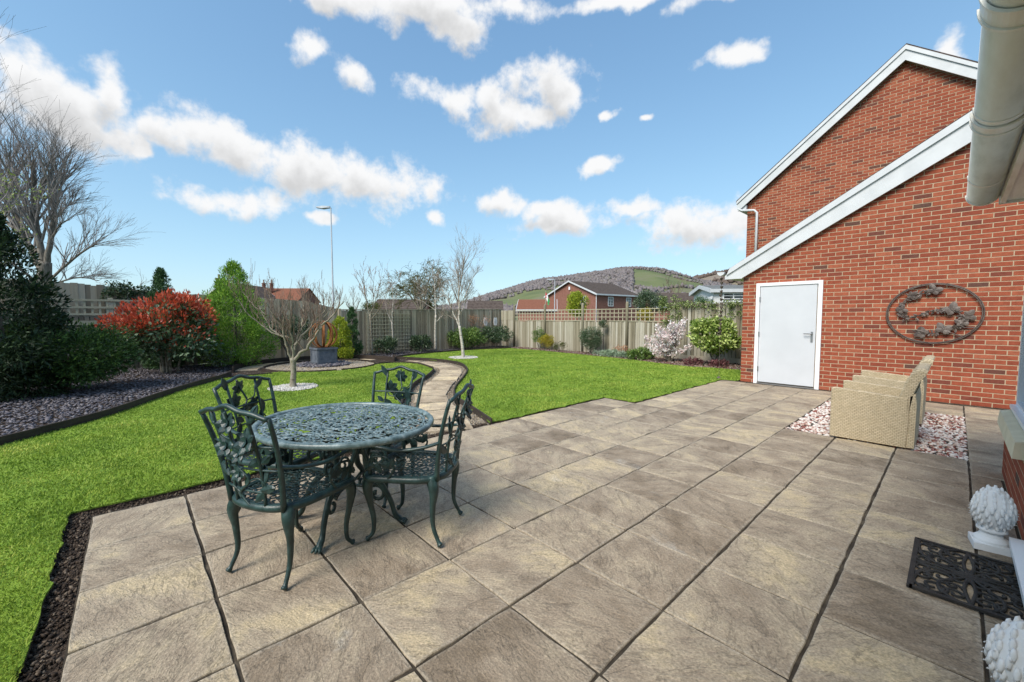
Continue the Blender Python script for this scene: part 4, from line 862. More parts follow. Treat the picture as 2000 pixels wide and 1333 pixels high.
# small cast leaves between the curls
lm = MB()
for k in range(130):
    a, r_ = g5.uniform(0, 6.28), math.sqrt(g5.uniform(.02, .86)); V, F = leaf_shape(g5.uniform(.022, .038), g5.uniform(.010, .017), .003); V = np.c_[V[:, 0], V[:, 2], -V[:, 1]]; t_ = rotz2(g5.uniform(0, 6.28)); lm.add(V @ t_.T + np.array([TA * r_ * math.cos(a), TBb * r_ * math.sin(a), TZ + .003]), F)
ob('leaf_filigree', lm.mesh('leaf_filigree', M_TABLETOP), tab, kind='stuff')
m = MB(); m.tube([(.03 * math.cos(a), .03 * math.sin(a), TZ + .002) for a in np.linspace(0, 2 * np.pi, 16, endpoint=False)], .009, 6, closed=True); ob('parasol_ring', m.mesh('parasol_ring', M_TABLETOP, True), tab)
for k in range(4):
    a = R(-62 + 90 * k); ca, sa = math.cos(a), math.sin(a); W3 = lambda r_, z, t=0.0: (r_ * ca - t * sa, r_ * sa + t * ca, z)
    p = smooth_curve([W3(.30, .675), W3(.20, .60), (W3(.135, .48)), W3(.15, .36), W3(.235, .27), W3(.30, .16), W3(.335, .06), W3(.385, .018)], 5)
    lg = ob('leg', MB().tube(p, np.interp(np.linspace(0, 1, len(p)), [0, .3, .55, .8, .92, 1], [.018, .022, .021, .016, .021, .014]), 8).mesh('leg', M_METALGREEN, True), tab)
    fm = MB(); 
    for t in (-.02, 0, .02): fm.tube([W3(.36, .030, t * .4), W3(.395, .022, t), W3(.41, .011, t * 1.2)], [.013, .011, .007], 6)
    ob('claw_foot', fm.mesh('claw_foot', M_METALGREEN, True), lg)
    for (r_, z, rr, t0) in ((.22, .45, .075, 0), (.205, .20, .065, .4), (.26, .565, .05, 1)):
        s2 = scroll((r_, z), rr, 2.2 + t0, 1.15, -1, .25, 16); ob('leg_scroll', MB().tube([W3(x, y) for x, y in s2], .0115, 6).mesh('leg_scroll', M_METALGREEN, True), lg)
    m = MB(); m.tube([W3(.235, .27), W3(.12, .25), W3(0, .26)], .0115, 6); ob('brace', m.mesh('brace', M_METALGREEN, True), tab)
m = MB(); m.tube([(.20 * math.cos(a), .17 * math.sin(a), .655) for a in np.linspace(0, 2 * np.pi, 28, endpoint=False)], .012, 6, closed=True)
for a in np.linspace(0, np.pi, 4, endpoint=False): m.tube([(-TA * .95 * math.cos(a), -TBb * .95 * math.sin(a), .675), (TA * .95 * math.cos(a), TBb * .95 * math.sin(a), .675)], .011, 6)
ob('under_frame', m.mesh('under_frame', M_METALGREEN, True), tab)

# ------------------------------------------------------------------ wicker armchairs
def wicker_material():
    m = bpy.data.materials.new('wicker'); m.use_nodes = True; t = m.node_tree; l = t.links.new; b = t.nodes['Principled BSDF']
    b.inputs['Roughness'].default_value = .6; b.inputs['Specular IOR Level'].default_value = .3
    tcn = N(t, 'ShaderNodeTexCoord'); geo = N(t, 'ShaderNodeNewGeometry')
    # weave laid on each face by its own direction: horizontal run = x+y, vertical = z
    sp = N(t, 'ShaderNodeSeparateXYZ'); l(tcn.outputs['Object'], sp.inputs[0]); su = N(t, 'ShaderNodeMath', operation='ADD'); l(sp.outputs[0], su.inputs[0]); l(sp.outputs[1], su.inputs[1])
    cb = N(t, 'ShaderNodeCombineXYZ'); l(su.outputs[0], cb.inputs[0]); l(sp.outputs[2], cb.inputs[1])
    br = N(t, 'ShaderNodeTexBrick'); l(cb.outputs[0], br.inputs['Vector']); br.inputs['Scale'].default_value = 1; br.inputs['Brick Width'].default_value = .034; br.inputs['Row Height'].default_value = .0175; br.inputs['Mortar Size'].default_value = .0024; br.inputs['Mortar Smooth'].default_value = .9
    br.inputs['Color1'].default_value = (.50, .41, .27, 1); br.inputs['Color2'].default_value = (.57, .475, .325, 1); br.inputs['Mortar'].default_value = (.29, .225, .135, 1)
    n = N(t, 'ShaderNodeTexNoise'); n.inputs['Scale'].default_value = 30; l(geo.outputs['Position'], n.inputs['Vector']); mr = N(t, 'ShaderNodeMapRange'); l(n.outputs[0], mr.inputs[0]); mr.inputs[3].default_value = .8; mr.inputs[4].default_value = 1.2
    sc_ = N(t, 'ShaderNodeVectorMath', operation='SCALE'); l(br.outputs[0], sc_.inputs[0]); l(mr.outputs[0], sc_.inputs['Scale']); l(sc_.outputs[0], b.inputs['Base Color'])
    inv = N(t, 'ShaderNodeMath', operation='SUBTRACT'); inv.inputs[0].default_value = 1; l(br.outputs['Fac'], inv.inputs[1])
    bp = N(t, 'ShaderNodeBump'); bp.inputs['Strength'].default_value = .9; bp.inputs['Distance'].default_value = .005; l(inv.outputs[0], bp.inputs['Height']); l(bp.outputs[0], b.inputs['Normal'])
    return m
M_WICKER = wicker_material()
def rounded_slab(m, prof, y0, y1, r_=.012):
    """extrude an xz outline along y with softened end edges"""
    prof = np.array(prof); c = prof.mean(0); k = len(prof); ins = c + (prof - c) * (1 - r_ / np.linalg.norm(prof - c, axis=1))[:, None]
    rows = [(ins, y0), (prof, y0 + r_), (prof, y1 - r_), (ins, y1)]
    m.add([(x, y, z) for pr, y in rows for x, z in pr], [tuple(range(k))[::1], tuple(range(4 * k - 1, 3 * k - 1, -1))] + [(r * k + i, (r + 1) * k + i, (r + 1) * k + (i + 1) % k, r * k + (i + 1) % k) for r in range(3) for i in range(k)]); return m
def wicker_chair(y0, label):
    t = thing('wicker_armchair', label, 'armchair', (-.6, y0 + .4, 0), 0, 'wicker armchairs on the pebble square')
    q = lambda pts: [(x + .6, z) for x, z in pts]
    for (a_, b_) in ((-.41, -.345), (.345, .41)):
        ob('arm_panel', rounded_slab(MB(), q([(-.955, .012), (-.30, .012), (-.285, .30), (-.30, .545), (-.92, .592), (-.955, .585)]), a_, b_).mesh('arm_panel', M_WICKER), t)
    ob('seat', rounded_slab(MB(), q([(-.93, .20), (-.33, .20), (-.33, .28), (-.93, .30)]), -.333, .333).mesh('seat', M_WICKER), t)
    ob('front_panel', rounded_slab(MB(), q([(-.935, .012), (-.90, .012), (-.90, .198), (-.935, .198)]), -.333, .333, .006).mesh('front_panel', M_WICKER), t)
    bp_ = [(-.40, .29), (-.30, .29), (-.285, .45), (-.26, .60), (-.215, .76), (-.17, .90), (-.165, .93), (-.20, .955), (-.255, .945), (-.285, .90), (-.335, .72), (-.385, .52)]
    b_ = rounded_slab(MB(), q(bp_), -.40, .40, .02)
    b_.xf(lambda v: np.c_[v[:, 0], v[:, 1], v[:, 2] - .10 * (np.abs(v[:, 1]) / .4) ** 4 * (v[:, 2] > .7) * (v[:, 2] - .7) / .25]); ob('backrest', b_.mesh('backrest', M_WICKER), t)
    ob('rear_panel', rounded_slab(MB(), q([(-.30, .012), (-.24, .012), (-.235, .50), (-.25, .60), (-.29, .58)]), -.40, .40).mesh('rear_panel', M_WICKER), t)
    return t
wicker_chair(5.99, 'pale wicker tub armchair at the open patio end of the pebble square')
wicker_chair(7.46, 'pale wicker tub armchair closer to the garage wall')

# ------------------------------------------------------------------ planter with the rusty hoops
M_LEAD = material('lead_grey', [(0.075, 0.09, 0.115), (0.12, 0.14, 0.17), (0.17, 0.19, 0.22)], .75, scale=9, bump=.4, bscale=60, detail=7)
M_RUST = material('rusty_steel', [(0.13, 0.045, 0.018), (0.26, 0.095, 0.03), (0.36, 0.16, 0.055)], .8, scale=22, bump=.4, bscale=90, detail=6)
PLP = np.array([-12.62, 4.12, 0.02]); pl = thing('planter', 'square lead grey planter standing in the gravel circle', 'planter', PLP, R(3))
m = MB(); m.box((0, 0, .03), (.58, .58, .06)); m.box((0, 0, .26), (.545, .545, .40)); m.box((0, 0, .475), (.60, .60, .05)); ob('body', m.mesh('body', M_LEAD), pl)
for k in range(4):
    rot_ = rotz2(k * math.pi / 2); m = MB()
    for (c, s) in (((-.235, -.279, .26), (.05, .012, .39)), ((.235, -.279, .26), (.05, .012, .39)), ((0, -.279, .44), (.42, .012, .03)), ((0, -.279, .085), (.42, .012, .03))): m.box(np.array(c) @ rot_.T, s, rot_)
    ob('panel_frame', m.mesh('panel_frame', M_LEAD), pl)
ob('soil_fill', bx((0, 0, .496), (.55, .55, .012)).mesh('soil_fill', M_SOIL), pl)
sp = thing('hoop_sculpture', 'rusty sphere of crossed steel hoops standing on the grey planter', 'sculpture', PLP + np.array([0, 0, .50]), R(20))
for k in range(5):
    a = k * math.pi / 5; rr = .40 - .012 * k; m = MB(); V = []; F = []; n_ = 40
    for i in range(n_):
        t = 2 * np.pi * i / n_
        for (dr, dy) in ((-.006, -.028), (-.006, .028), (.006, .028), (.006, -.028)): V.append(((rr + dr) * math.cos(t), dy, (rr + dr) * math.sin(t) + .375))
    for i in range(n_):
        for c in range(4): F.append((4 * i + c, 4 * i + (c + 1) % 4, 4 * ((i + 1) % n_) + (c + 1) % 4, 4 * ((i + 1) % n_) + c))
    V = np.array(V); V[:, 2] = np.maximum(V[:, 2], .0); m.add(V @ rotz2(a).T, F); ob('hoop', m.mesh('hoop', M_RUST), sp)

# ------------------------------------------------------------------ doormat, finials, drain
mat_ = thing('doormat', 'black rubber openwork scroll doormat lying by the door step', 'doormat', (.11, 3.25, .004))
m = MB(); W2, H2 = .215, .33
for (c, s) in (((0, -H2, .006), (2 * W2, .022, .012)), ((0, H2, .006), (2 * W2, .022, .012)), ((-W2, 0, .006), (.022, 2 * H2 + .022, .012)), ((W2, 0, .006), (.022, 2 * H2 + .022, .012))): m.box(c, s)
ob('border', m.mesh('border', M_BLACKRUB), mat_)
m = MB()
for sx in (-1, 1):
    for sy in (-1, 1):
        for (c, r0, a0, tn, sg) in (((.13, .24), .075, 0, 1.3, 1), ((.10, .10), .07, 2, 1.4, -1), ((.05, .25), .05, 1, 1.2, -1), ((.165, .15), .045, 4, 1.2, 1), ((.06, .17), .035, 3, 1.1, 1), ((.17, .05), .045, 2.5, 1.2, -1), ((.17, .29), .03, 2, 1.0, 1), ((.04, .05), .05, 1.2, 1.0, 1)):
            s2 = scroll(c, r0, a0, tn, sg, .2, 20); m.tube([(sx * x, sy * y, .006) for x, y in s2], .008, 6, flat=.7)
        for pts in ([(.0, .0), (.06, .09), (.11, .17), (.10, .27), (.04, .32)], [(.0, .0), (.09, .04), (.17, .09), (.20, .2), (.205, .32)], [(0, .0), (.02, .15), (.0, .32)], [(.21, 0), (.12, .02), (0, 0)]):
            m.tube([(sx * x, sy * y, .006) for x, y in smooth_curve(pts, 5)], .009, 6, flat=.65)
ob('scrollwork', m.mesh('scrollwork', M_BLACKRUB, True), mat_)
M_FINIAL = material('white_plaster', [(0.66, 0.66, 0.66), (0.78, 0.78, 0.77)], .7, scale=7, bump=.2, bscale=120)
def finial(loc, label):
    t = thing('pinecone_finial', label, 'ornament', loc, R(8), 'white pinecone finials by the door')
    m = MB(); m.box((0, 0, .02), (.165, .165, .04)); m.lathe([(.078, .04), (.076, .055), (.055, .075), (.048, .095), (.058, .108), (.066, .112), (.066, .122), (.05, .128), (.05, .14)], 24); ob('pedestal', m.mesh('pedestal', M_FINIAL, False), t)
    prof = lambda v: .098 * (max(0, math.sin(math.pi * min(1, (v * .86 + .115)))) ** .68) * (1 - .12 * v)
    m = MB(); m.lathe([(max(prof(v) * .93, .0) if v < .995 else 0, .13 + .25 * v) for v in np.linspace(0, 1, 14)], 24); cn = ob('cone', m.mesh('cone', M_FINIAL, True), t)
    sm = MB(); rows = 9
    for r_ in range(rows):
        v = .05 + .88 * r_ / (rows - 1); rad = prof(v); n_ = max(5, int(round(15 * (rad / .098)) )); sz = max(.010, 2.25 * rad / n_ * 1.25)
        for k in range(n_):
            a = 2 * np.pi * (k + .5 * (r_ % 2)) / n_; c = np.array((rad * math.cos(a), rad * math.sin(a), .13 + .25 * v)); e1 = np.array((-math.sin(a), math.cos(a), 0)); e3 = np.array((math.cos(a), math.sin(a), 0)); e2 = np.array((0, 0, 1.0))
            hgt = .033 * (.7 + .5 * rad / .098)
            V = [c + e1 * (q[0] * sz * .56) + e2 * (q[1] * hgt * .78) + e3 * (q[2] * .0085 - .0045 - q[1] * .0035) for q in ICO_V]; sm.add(V, [tuple(f) for f in ICO_F])
            tp = c - e2 * hgt * .42 + e3 * .0065; sm.add([tp + e1 * .004, tp - e1 * .004, tp + e2 * .005, tp - e2 * .002 + e3 * .005], [(0, 2, 3), (2, 1, 3), (1, 0, 3), (0, 1, 2)])
    ob('scales', sm.mesh('scales', M_FINIAL, True), cn, kind='stuff')
finial((.205, 3.80, .0), 'white plaster pinecone finial at the window end of the doormat')
finial((.215, 2.18, .0), 'white plaster pinecone finial on the far side of the doormat from the window')
M_BLACK = material('black_plastic', [(0.012, 0.012, 0.013)], .45)
dr_ = thing('drain_hopper', 'small black drain hopper against the brick plinth under the window', 'drain', (.27, 4.42, 0)); m = MB(); m.box((0, 0, .03), (.11, .14, .06)); m.box((-.0, 0, .066), (.09, .012, .012)); ob('hopper_body', m.mesh('hopper_body', M_BLACK), dr_)
m = MB()
for k in range(5): m.box((0, -.05 + .025 * k, .064), (.10, .008, .006))
ob('grating', m.mesh('grating', M_BLACK), dr_)

# ------------------------------------------------------------------ wall art
M_BRONZE = material('bronze_brown', [(0.055, 0.038, 0.032), (0.10, 0.075, 0.062), (0.15, 0.12, 0.10)], .5, scale=14, spec=.5, bump=.3, bscale=80)
wa = thing('wall_art', 'oval bronze metal wall art with trailing leaves and butterflies on the brick gable', 'wall art', (-.262, GY - .035, 1.465))
m = MB(); m.tube([(.565 * math.cos(a), 0, .495 * math.sin(a)) for a in np.linspace(0, 2 * np.pi, 64, endpoint=False)], .0095, 8, closed=True); m.tube([(.545 * math.cos(a + .05), -.01, .478 * math.sin(a + .05)) for a in np.linspace(0, 2 * np.pi, 64, endpoint=False)], .008, 6, closed=True)
ob('hoop', m.mesh('hoop', M_BRONZE, True), wa)
branch = smooth_curve([(-.02, .40), (-.12, .33), (-.27, .31), (-.36, .17), (-.40, .05), (-.36, -.06), (-.24, -.07), (-.10, .0), (.05, .06), (.18, .05), (.30, .0), (.34, -.12), (.27, -.24), (.14, -.27), (.02, -.33), (-.13, -.33), (-.19, -.27)], 6)
ob('branch', MB().tube([(x, -.012, z) for x, z in branch], .009, 6).mesh('branch', M_BRONZE, True), wa)
g6 = np.random.default_rng(9); wl = [MB().add(*leaf_shape(l_, w_, .006, -.02)).mesh('leaf', M_BRONZE) for l_, w_ in ((.095, .042), (.08, .038), (.11, .046))]
for k, (x, z) in enumerate(branch[1::2]):
    for s_ in (-1, 0, 1):
        o = ob('leaf', wl[int(g6.integers(3))], wa, loc=(x + g6.normal(0, .01), -.018 + g6.normal(0, .006), z + g6.normal(0, .01))); o.rotation_euler = (R(g6.uniform(-20, 20)), g6.uniform(0, 6.28), R(g6.uniform(-15, 15))); sc_ = g6.uniform(.5, .85); o.scale = (sc_, sc_, sc_)
wing = MB()
for s_ in (-1, 1):
    for (l_, w_, a) in ((.12, .085, 48), (.085, .075, 115)):
        V, F = leaf_shape(l_, w_, .004); Rm = np.array([[math.cos(R(a) * s_), 0, math.sin(R(a) * s_)], [0, 1, 0], [-math.sin(R(a) * s_), 0, math.cos(R(a) * s_)]]); wing.add(V @ Rm.T, F)
wing.tube([(0, -.005, -.05), (0, -.008, 0), (0, -.005, .06)], [.004, .008, .005], 6); wing = wing.mesh('butterfly', M_BRONZE)
for (x, z, a, s_) in ((.0, .38, 30, 1.0), (.22, .06, -40, 1.15), (-.38, .07, 60, .85), (.13, -.26, 20, 1.1), (.40, -.03, 80, .9), (-.10, -.33, -60, 1.0), (.34, -.15, -15, .9), (-.26, .31, 100, .8)):
    o = ob('butterfly', wing, wa, loc=(x, -.03, z)); o.rotation_euler = (R(-8), R(a), 0); o.scale = (s_, s_, s_)
ob('stem', MB().tube([(x, -.006, z) for x, z in smooth_curve([(.27, -.24), (.40, -.22), (.505, -.225)], 5)], .008, 6).mesh('stem', M_BRONZE, True), wa)
ob('stem', MB().tube([(x, -.006, z) for x, z in smooth_curve([(.14, -.27), (.26, -.33), (.37, -.372)], 5)], .008, 6).mesh('stem', M_BRONZE, True), wa)
for (x, z) in ((.0, .495), (0, -.495), (.565, 0), (-.565, 0)): ob('wall_fixing', bx((x, .012, z), (.016, .03, .016)).mesh('wall_fixing', M_BRONZE), wa)

# ------------------------------------------------------------------ small things on and beyond the fence
M_PLAQ = material('white_plaque', [(0.74, 0.75, 0.76)], .5); M_INK = material('grey_print', [(0.33, 0.38, 0.42)], .6)
for i, (px, lb) in enumerate(((968, 'white plaque with pale grey print hung further from the corner post of the trellis fence'), (994, 'white plaque with pale grey print hung beside the corner post of the trellis fence'))):
    x0 = -15.2 + (.30 if i else -.0); p = np.array([-15.2, 12.35 + .62 * i, 1.20]); t = thing('fence_plaque', lb, 'plaque', p, math.pi / 2, 'white plaques on the fence')
    m = slab_x(MB(), [(-.085, -.19), (.085, -.19), (.115, -.05), (.085, .19), (-.085, .19), (-.115, -.05)], -.02, 0); ob('board', m.mesh('plate', M_PLAQ), t)
    m = MB(); m.tube(np.array([(.05 * math.cos(a), -.022, .02 + .065 * math.sin(a)) for a in np.linspace(0, 2 * np.pi, 14, endpoint=False)]), .006, 5, closed=True); m.tube([(-.03, -.022, -.08), (.03, -.022, -.1)], .006, 5); m.tube([(-.03, -.022, .0), (.04, -.022, .05)], .006, 5); ob('print', m.mesh('print', M_INK), t)
    m = MB(); m.box((0, .04, .19), (.02, .10, .02)); ob('hanger', m.mesh('hanger', M_BLACK), t)
rc = thing('rain_chain', 'dark rain chain of small cups hanging from the garage gutter beside the fence', 'rain chain', (-3.62, 9.80, 0))
m = MB(); m.tube([(.0, 0, 2.33), (0, 0, .04)], .004, 5); ob('chain', m.mesh('chain', M_BRONZE), rc)
cup = MB(); cup.lathe([(.012, -.03), (.022, -.015), (.036, .025), (.033, .027), (.019, -.008), (.006, -.02)], 10); cup = cup.mesh('cup', M_BRONZE)
for k in range(14): o = ob('cup', cup, rc, loc=(rng.normal(0, .006), rng.normal(0, .006), 2.26 - .092 * k)); o.rotation_euler = (rng.normal(0, .15), rng.normal(0, .15), 0)
m = MB(); m.lathe([(.05, 0), (.05, .02), (.02, .05), (.008, .06)], 10); ob('anchor', m.mesh('anchor', M_BRONZE), rc)
M_GALV = material('galvanised_grey', [(0.30, 0.34, 0.37), (0.40, 0.44, 0.47)], .5, scale=2)
def street_lamp(px, d, h, arm, label, r_=.055):
    p = atg(px, d); t = thing('street_lamp', label, 'street lamp', p, YAW, 'street lamps beyond the fences')
    m = MB(); m.lathe([(r_ * 1.5, 0), (r_ * 1.5, 1.2), (r_, 1.25), (r_ * .62, h), (0, h + .02)], 10); ob('column', m.mesh('column', M_GALV, True), t)
    m = MB(); m.tube([(0.03, 0, h - .05), (-arm * .12, 0, h)], r_ * .6, 8); ob('bracket', m.mesh('bracket', M_GALV), t)
    m = MB(); m.add([(x, y, z) for (x, y, z) in ((-arm * .05, -.06, h - .02), (-arm * .05, .06, h - .02), (-arm * .05, .05, h + .09), (-arm * .05, -.05, h + .09), (-arm, -.11, h - .0), (-arm, .11, h - .0), (-arm, .06, h + .07), (-arm, -.06, h + .07), (-arm * .55, -.15, h - .06), (-arm * .55, .15, h - .06), (-arm * .55, .08, h + .11), (-arm * .55, -.08, h + .11))], [(0, 1, 2, 3), (0, 8, 9, 1), (1, 9, 10, 2), (2, 10, 11, 3), (3, 11, 8, 0), (8, 4, 5, 9), (9, 5, 6, 10), (10, 6, 7, 11), (11, 7, 4, 8), (4, 7, 6, 5)]); ob('lantern', m.mesh('lantern', M_GALV), t)
street_lamp(652, 25, 7.95, .85, 'tall grey street lamp standing clear above the back fence')
street_lamp(1083, 48, 5.75, .95, 'smaller grey street lamp in front of the brick gabled house')
fp = thing('flag_on_pole', 'small red white and green flag hanging from a short pole at a fence post', 'flag', (-12.32, 13.42, 1.9))
ob('pole', MB().tube([(0, 0, -.3), (0, 0, .66)], .011, 6).mesh('pole', M_WOODPALE), fp)
M_FLR = material('flag_red', [(.42, .04, .05)], .8); M_FLW = material('flag_white', [(.7, .7, .7)], .8); M_FLG = material('flag_green', [(.05, .28, .10)], .8)
for k, mm_ in enumerate((M_FLR, M_FLW, M_FLG)):
    m = MB(); V = []; 
    for i in range(5):
        for s_ in (0, 1): u = (k + s_) / 3; z = .62 - .055 * i - .38 * u; V += [(.02 + .26 * u ** 1.2 - .02 * i * u, -.02 + .03 * math.sin(3 * i + 5 * u), z), (.02 + .26 * u ** 1.2 - .02 * i * u, -.012 + .03 * math.sin(3 * i + 5 * u), z)]
    F = []
    for i in range(4):
        a = 4 * i; F += [(a, a + 2, a + 6, a + 4), (a + 1, a + 5, a + 7, a + 3)]
    F += [(0, 1, 3, 2), (16, 18, 19, 17)]; m.add(V, F); ob('cloth', m.mesh('cloth', mm_), fp)

# ------------------------------------------------------------------ plants
def leafmat(name, cols, rough=.5, trans=.25, mixn=.2, spec=.35): return material(name, cols, rough, vary='island', scale=2.5, mixn=mixn, trans=trans, spec=spec)
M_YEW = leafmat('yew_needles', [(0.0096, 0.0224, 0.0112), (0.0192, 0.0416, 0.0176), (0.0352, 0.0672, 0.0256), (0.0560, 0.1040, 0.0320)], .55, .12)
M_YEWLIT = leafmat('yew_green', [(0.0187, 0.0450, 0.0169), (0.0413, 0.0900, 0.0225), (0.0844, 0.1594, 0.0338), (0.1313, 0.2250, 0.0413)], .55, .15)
M_CONI = leafmat('conifer_green', [(0.0522, 0.1305, 0.0232), (0.1305, 0.2755, 0.0348), (0.2465, 0.4350, 0.0522), (0.3770, 0.5800, 0.0725)], .6, .2)
M_GOLD = leafmat('golden_conifer', [(0.1063, 0.1594, 0.0170), (0.2550, 0.3400, 0.0298), (0.4250, 0.4994, 0.0425), (0.6162, 0.6375, 0.0638)], .6, .2)
M_DARKC = leafmat('dark_conifer', [(0.0260, 0.0728, 0.0312), (0.0572, 0.1300, 0.0468), (0.1040, 0.1950, 0.0624)], .6, .15)
M_PHOT_R = leafmat('photinia_red', [(0.2480, 0.0465, 0.0279), (0.4650, 0.0744, 0.0388), (0.6510, 0.1162, 0.0543), (0.5115, 0.1705, 0.0775)], .35, .25, spec=.5)
M_PHOT_G = leafmat('photinia_green', [(0.0266, 0.0570, 0.0228), (0.0570, 0.1140, 0.0418), (0.1140, 0.1900, 0.0855), (0.3040, 0.3990, 0.2660)], .3, .1, spec=.6)
M_SILVER = leafmat('silver_leaf', [(0.0750, 0.1050, 0.0600), (0.1800, 0.2250, 0.1350), (0.4050, 0.4500, 0.3450), (0.6300, 0.6750, 0.5700)], .5, .1)
M_SHRUB = leafmat('shrub_green', [(0.0432, 0.0907, 0.0216), (0.0972, 0.1728, 0.0389), (0.1836, 0.2808, 0.0648), (0.3024, 0.4104, 0.1080)], .4, .2, spec=.5)
M_SHRUBD = leafmat('shrub_dark', [(0.0200, 0.0440, 0.0200), (0.0440, 0.0840, 0.0360), (0.1000, 0.1500, 0.0700), (0.2200, 0.2800, 0.1700)], .35, .12, spec=.6)
M_CAM = leafmat('camellia_leaf', [(0.0612, 0.1122, 0.0245), (0.1530, 0.2448, 0.0408), (0.3060, 0.4080, 0.0918), (0.5508, 0.6324, 0.2040), (0.7344, 0.8160, 0.4080)], .35, .2, spec=.5)
M_MAG = leafmat('magnolia_petal', [(0.6600, 0.4675, 0.4675), (0.8525, 0.6875, 0.6738), (0.9000, 0.8800, 0.8663), (0.9000, 0.9000, 0.9000)], .6, .3)
M_IVY = leafmat('ivy_leaf', [(0.0480, 0.0800, 0.0192), (0.1280, 0.1840, 0.0480), (0.2720, 0.3360, 0.1120), (0.4800, 0.5440, 0.2560)], .4, .15)
M_YELLOW = leafmat('yellow_leaf', [(0.1800, 0.1950, 0.0225), (0.3750, 0.3450, 0.0375), (0.5100, 0.4200, 0.0450), (0.3600, 0.1950, 0.0450)], .5, .25)
M_SPIKE = leafmat('grey_mint', [(0.1120, 0.1600, 0.0960), (0.2400, 0.3200, 0.2080), (0.4320, 0.5280, 0.4000), (0.2560, 0.3520, 0.1600)], .6, .2)
M_BUD = leafmat('spring_bud', [(0.1500, 0.2250, 0.0300), (0.3000, 0.3900, 0.0750), (0.4800, 0.5400, 0.1500)], .5, .3)
M_REDTW = leafmat('red_twig_leaf', [(0.3900, 0.1560, 0.0910), (0.5460, 0.2600, 0.1560), (0.6500, 0.4160, 0.2600), (0.3250, 0.2600, 0.0780)], .5, .3)
M_OLIVE = leafmat('olive_haze', [(0.0560, 0.0672, 0.0192), (0.1120, 0.1280, 0.0352), (0.1920, 0.2000, 0.0640)], .6, .2)
M_BARK = material('grey_bark', [(.09, .075, .06), (.17, .15, .125), (.25, .225, .19)], .9, scale=25, bump=.6, bscale=40, stretch=(1, 1, .3))
M_TWIG = material('grey_twig', [(.20, .18, .17), (.32, .29, .28)], .9, scale=5)
M_BARKG = material('mossy_bark', [(.11, .09, .065), (.22, .19, .14), (.32, .29, .23), (.18, .17, .10)], .9, scale=14, bump=.5, bscale=50)
M_TWIGB = material('brown_twig', [(.14, .095, .07), (.24, .18, .14)], .85, scale=5)
M_BIRCH = material('birch_bark', [(.16, .13, .10), (.42, .38, .32), (.55, .51, .45), (.62, .59, .54)], .8, scale=9, stretch=(1, 1, 3), detail=5)
M_BTWIG = material('birch_twig', [(.22, .175, .14), (.36, .30, .25)], .85, scale=5)

def leaves(P, D, ln, wd, fold=.25, rnd=.8, up=.0):
    n = len(P); D = D / (np.linalg.norm(D, axis=1)[:, None] + 1e-9)
    ax = D + rng.normal(0, rnd, (n, 3)) + np.array([0, 0, up]); ax /= np.linalg.norm(ax, axis=1)[:, None]
    sd = np.cross(ax, rng.normal(size=(n, 3)) + D * .3); sd /= np.linalg.norm(sd, axis=1)[:, None] + 1e-9
    nm = np.cross(ax, sd); l_ = (ln * rng.uniform(.7, 1.25, n))[:, None]; w_ = (wd * rng.uniform(.7, 1.25, n))[:, None]
    V = np.stack([P, P + ax * l_ * .5 + sd * w_ * .5 + nm * w_ * fold, P + ax * l_, P + ax * l_ * .5 - sd * w_ * .5 + nm * w_ * fold], 1)
    return V.reshape(-1, 3)
def quads(n): return np.arange(n * 4, dtype=np.int32).reshape(-1, 4)
def lumps_in(shape, k, g):
    """clump centres, radii"""
    C_ = []; 
    for _ in range(k): C_.append(shape(g))
    return np.array(C_)
def foliage(centres, radii, n, ln, wd, g=rng, rnd=.8, up=.2, inner=.25, squash=1.0, origin=None):
    """leaves on the skins of many overlapping clumps"""
    K = len(centres); w_ = radii ** 2; idx = rng.choice(K, n, p=w_ / w_.sum())
    d = rng.normal(size=(n, 3)); d /= np.linalg.norm(d, axis=1)[:, None]
    r_ = radii[idx] * (1 - np.abs(rng.normal(0, inner, n))); off = d * r_[:, None]; off[:, 2] *= squash
    P = centres[idx] + off
    if origin is not None:
        o = P - origin; o /= np.linalg.norm(o, axis=1)[:, None] + 1e-9; d = d * .6 + o * .6
    return leaves(P, d, ln, wd, rnd=rnd, up=up)
def ell_clumps(k, rx, ry, rz, cz, rmin, rmax, fill=.75):
    d = rng.normal(size=(k, 3)); d /= np.linalg.norm(d, axis=1)[:, None]; rr = fill * rng.uniform(.35, 1, k) ** .45
    C_ = d * rr[:, None] * np.array([rx, ry, rz]) + np.array([0, 0, cz]); return C_, rng.uniform(rmin, rmax, k)
def cone_clumps(k, r0, h, z0, p=.8, rr=(.12, .2), cyl=0.0):
    t = rng.random(k) ** .95; a = rng.uniform(0, 2 * np.pi, k); R_ = r0 * ((1 - t) ** p * (1 - cyl) + cyl * (1 - t ** 3)); R_ *= np.minimum(1, .55 + t * 3.5)
    q = np.sqrt(rng.uniform(.25, 1, k)) * .88; C_ = np.c_[np.cos(a) * R_ * q, np.sin(a) * R_ * q, z0 + t * h * .94]; return C_, rng.uniform(*rr, k) * (1.15 - .6 * t)
def plant(name, label, cat, loc, crown, stems=None, rotz=YAW, group=None, stem_mat=None, extra=()):
    """crown: (V, mat). stems: MB"""
    t = thing(name, label, cat, loc, rotz, group)
    ob('crown', fastmesh('crown', crown[0], quads(len(crown[0]) // 4), crown[1]), t)
    for (nm, V, mt) in extra: ob(nm, fastmesh(nm, V, quads(len(V) // 4), mt), t)
    if stems is not None: ob('trunk' if 'tree' in name or 'conifer' in name else 'stem', stems.mesh('stem', stem_mat or M_BARK, True), t)
    return t
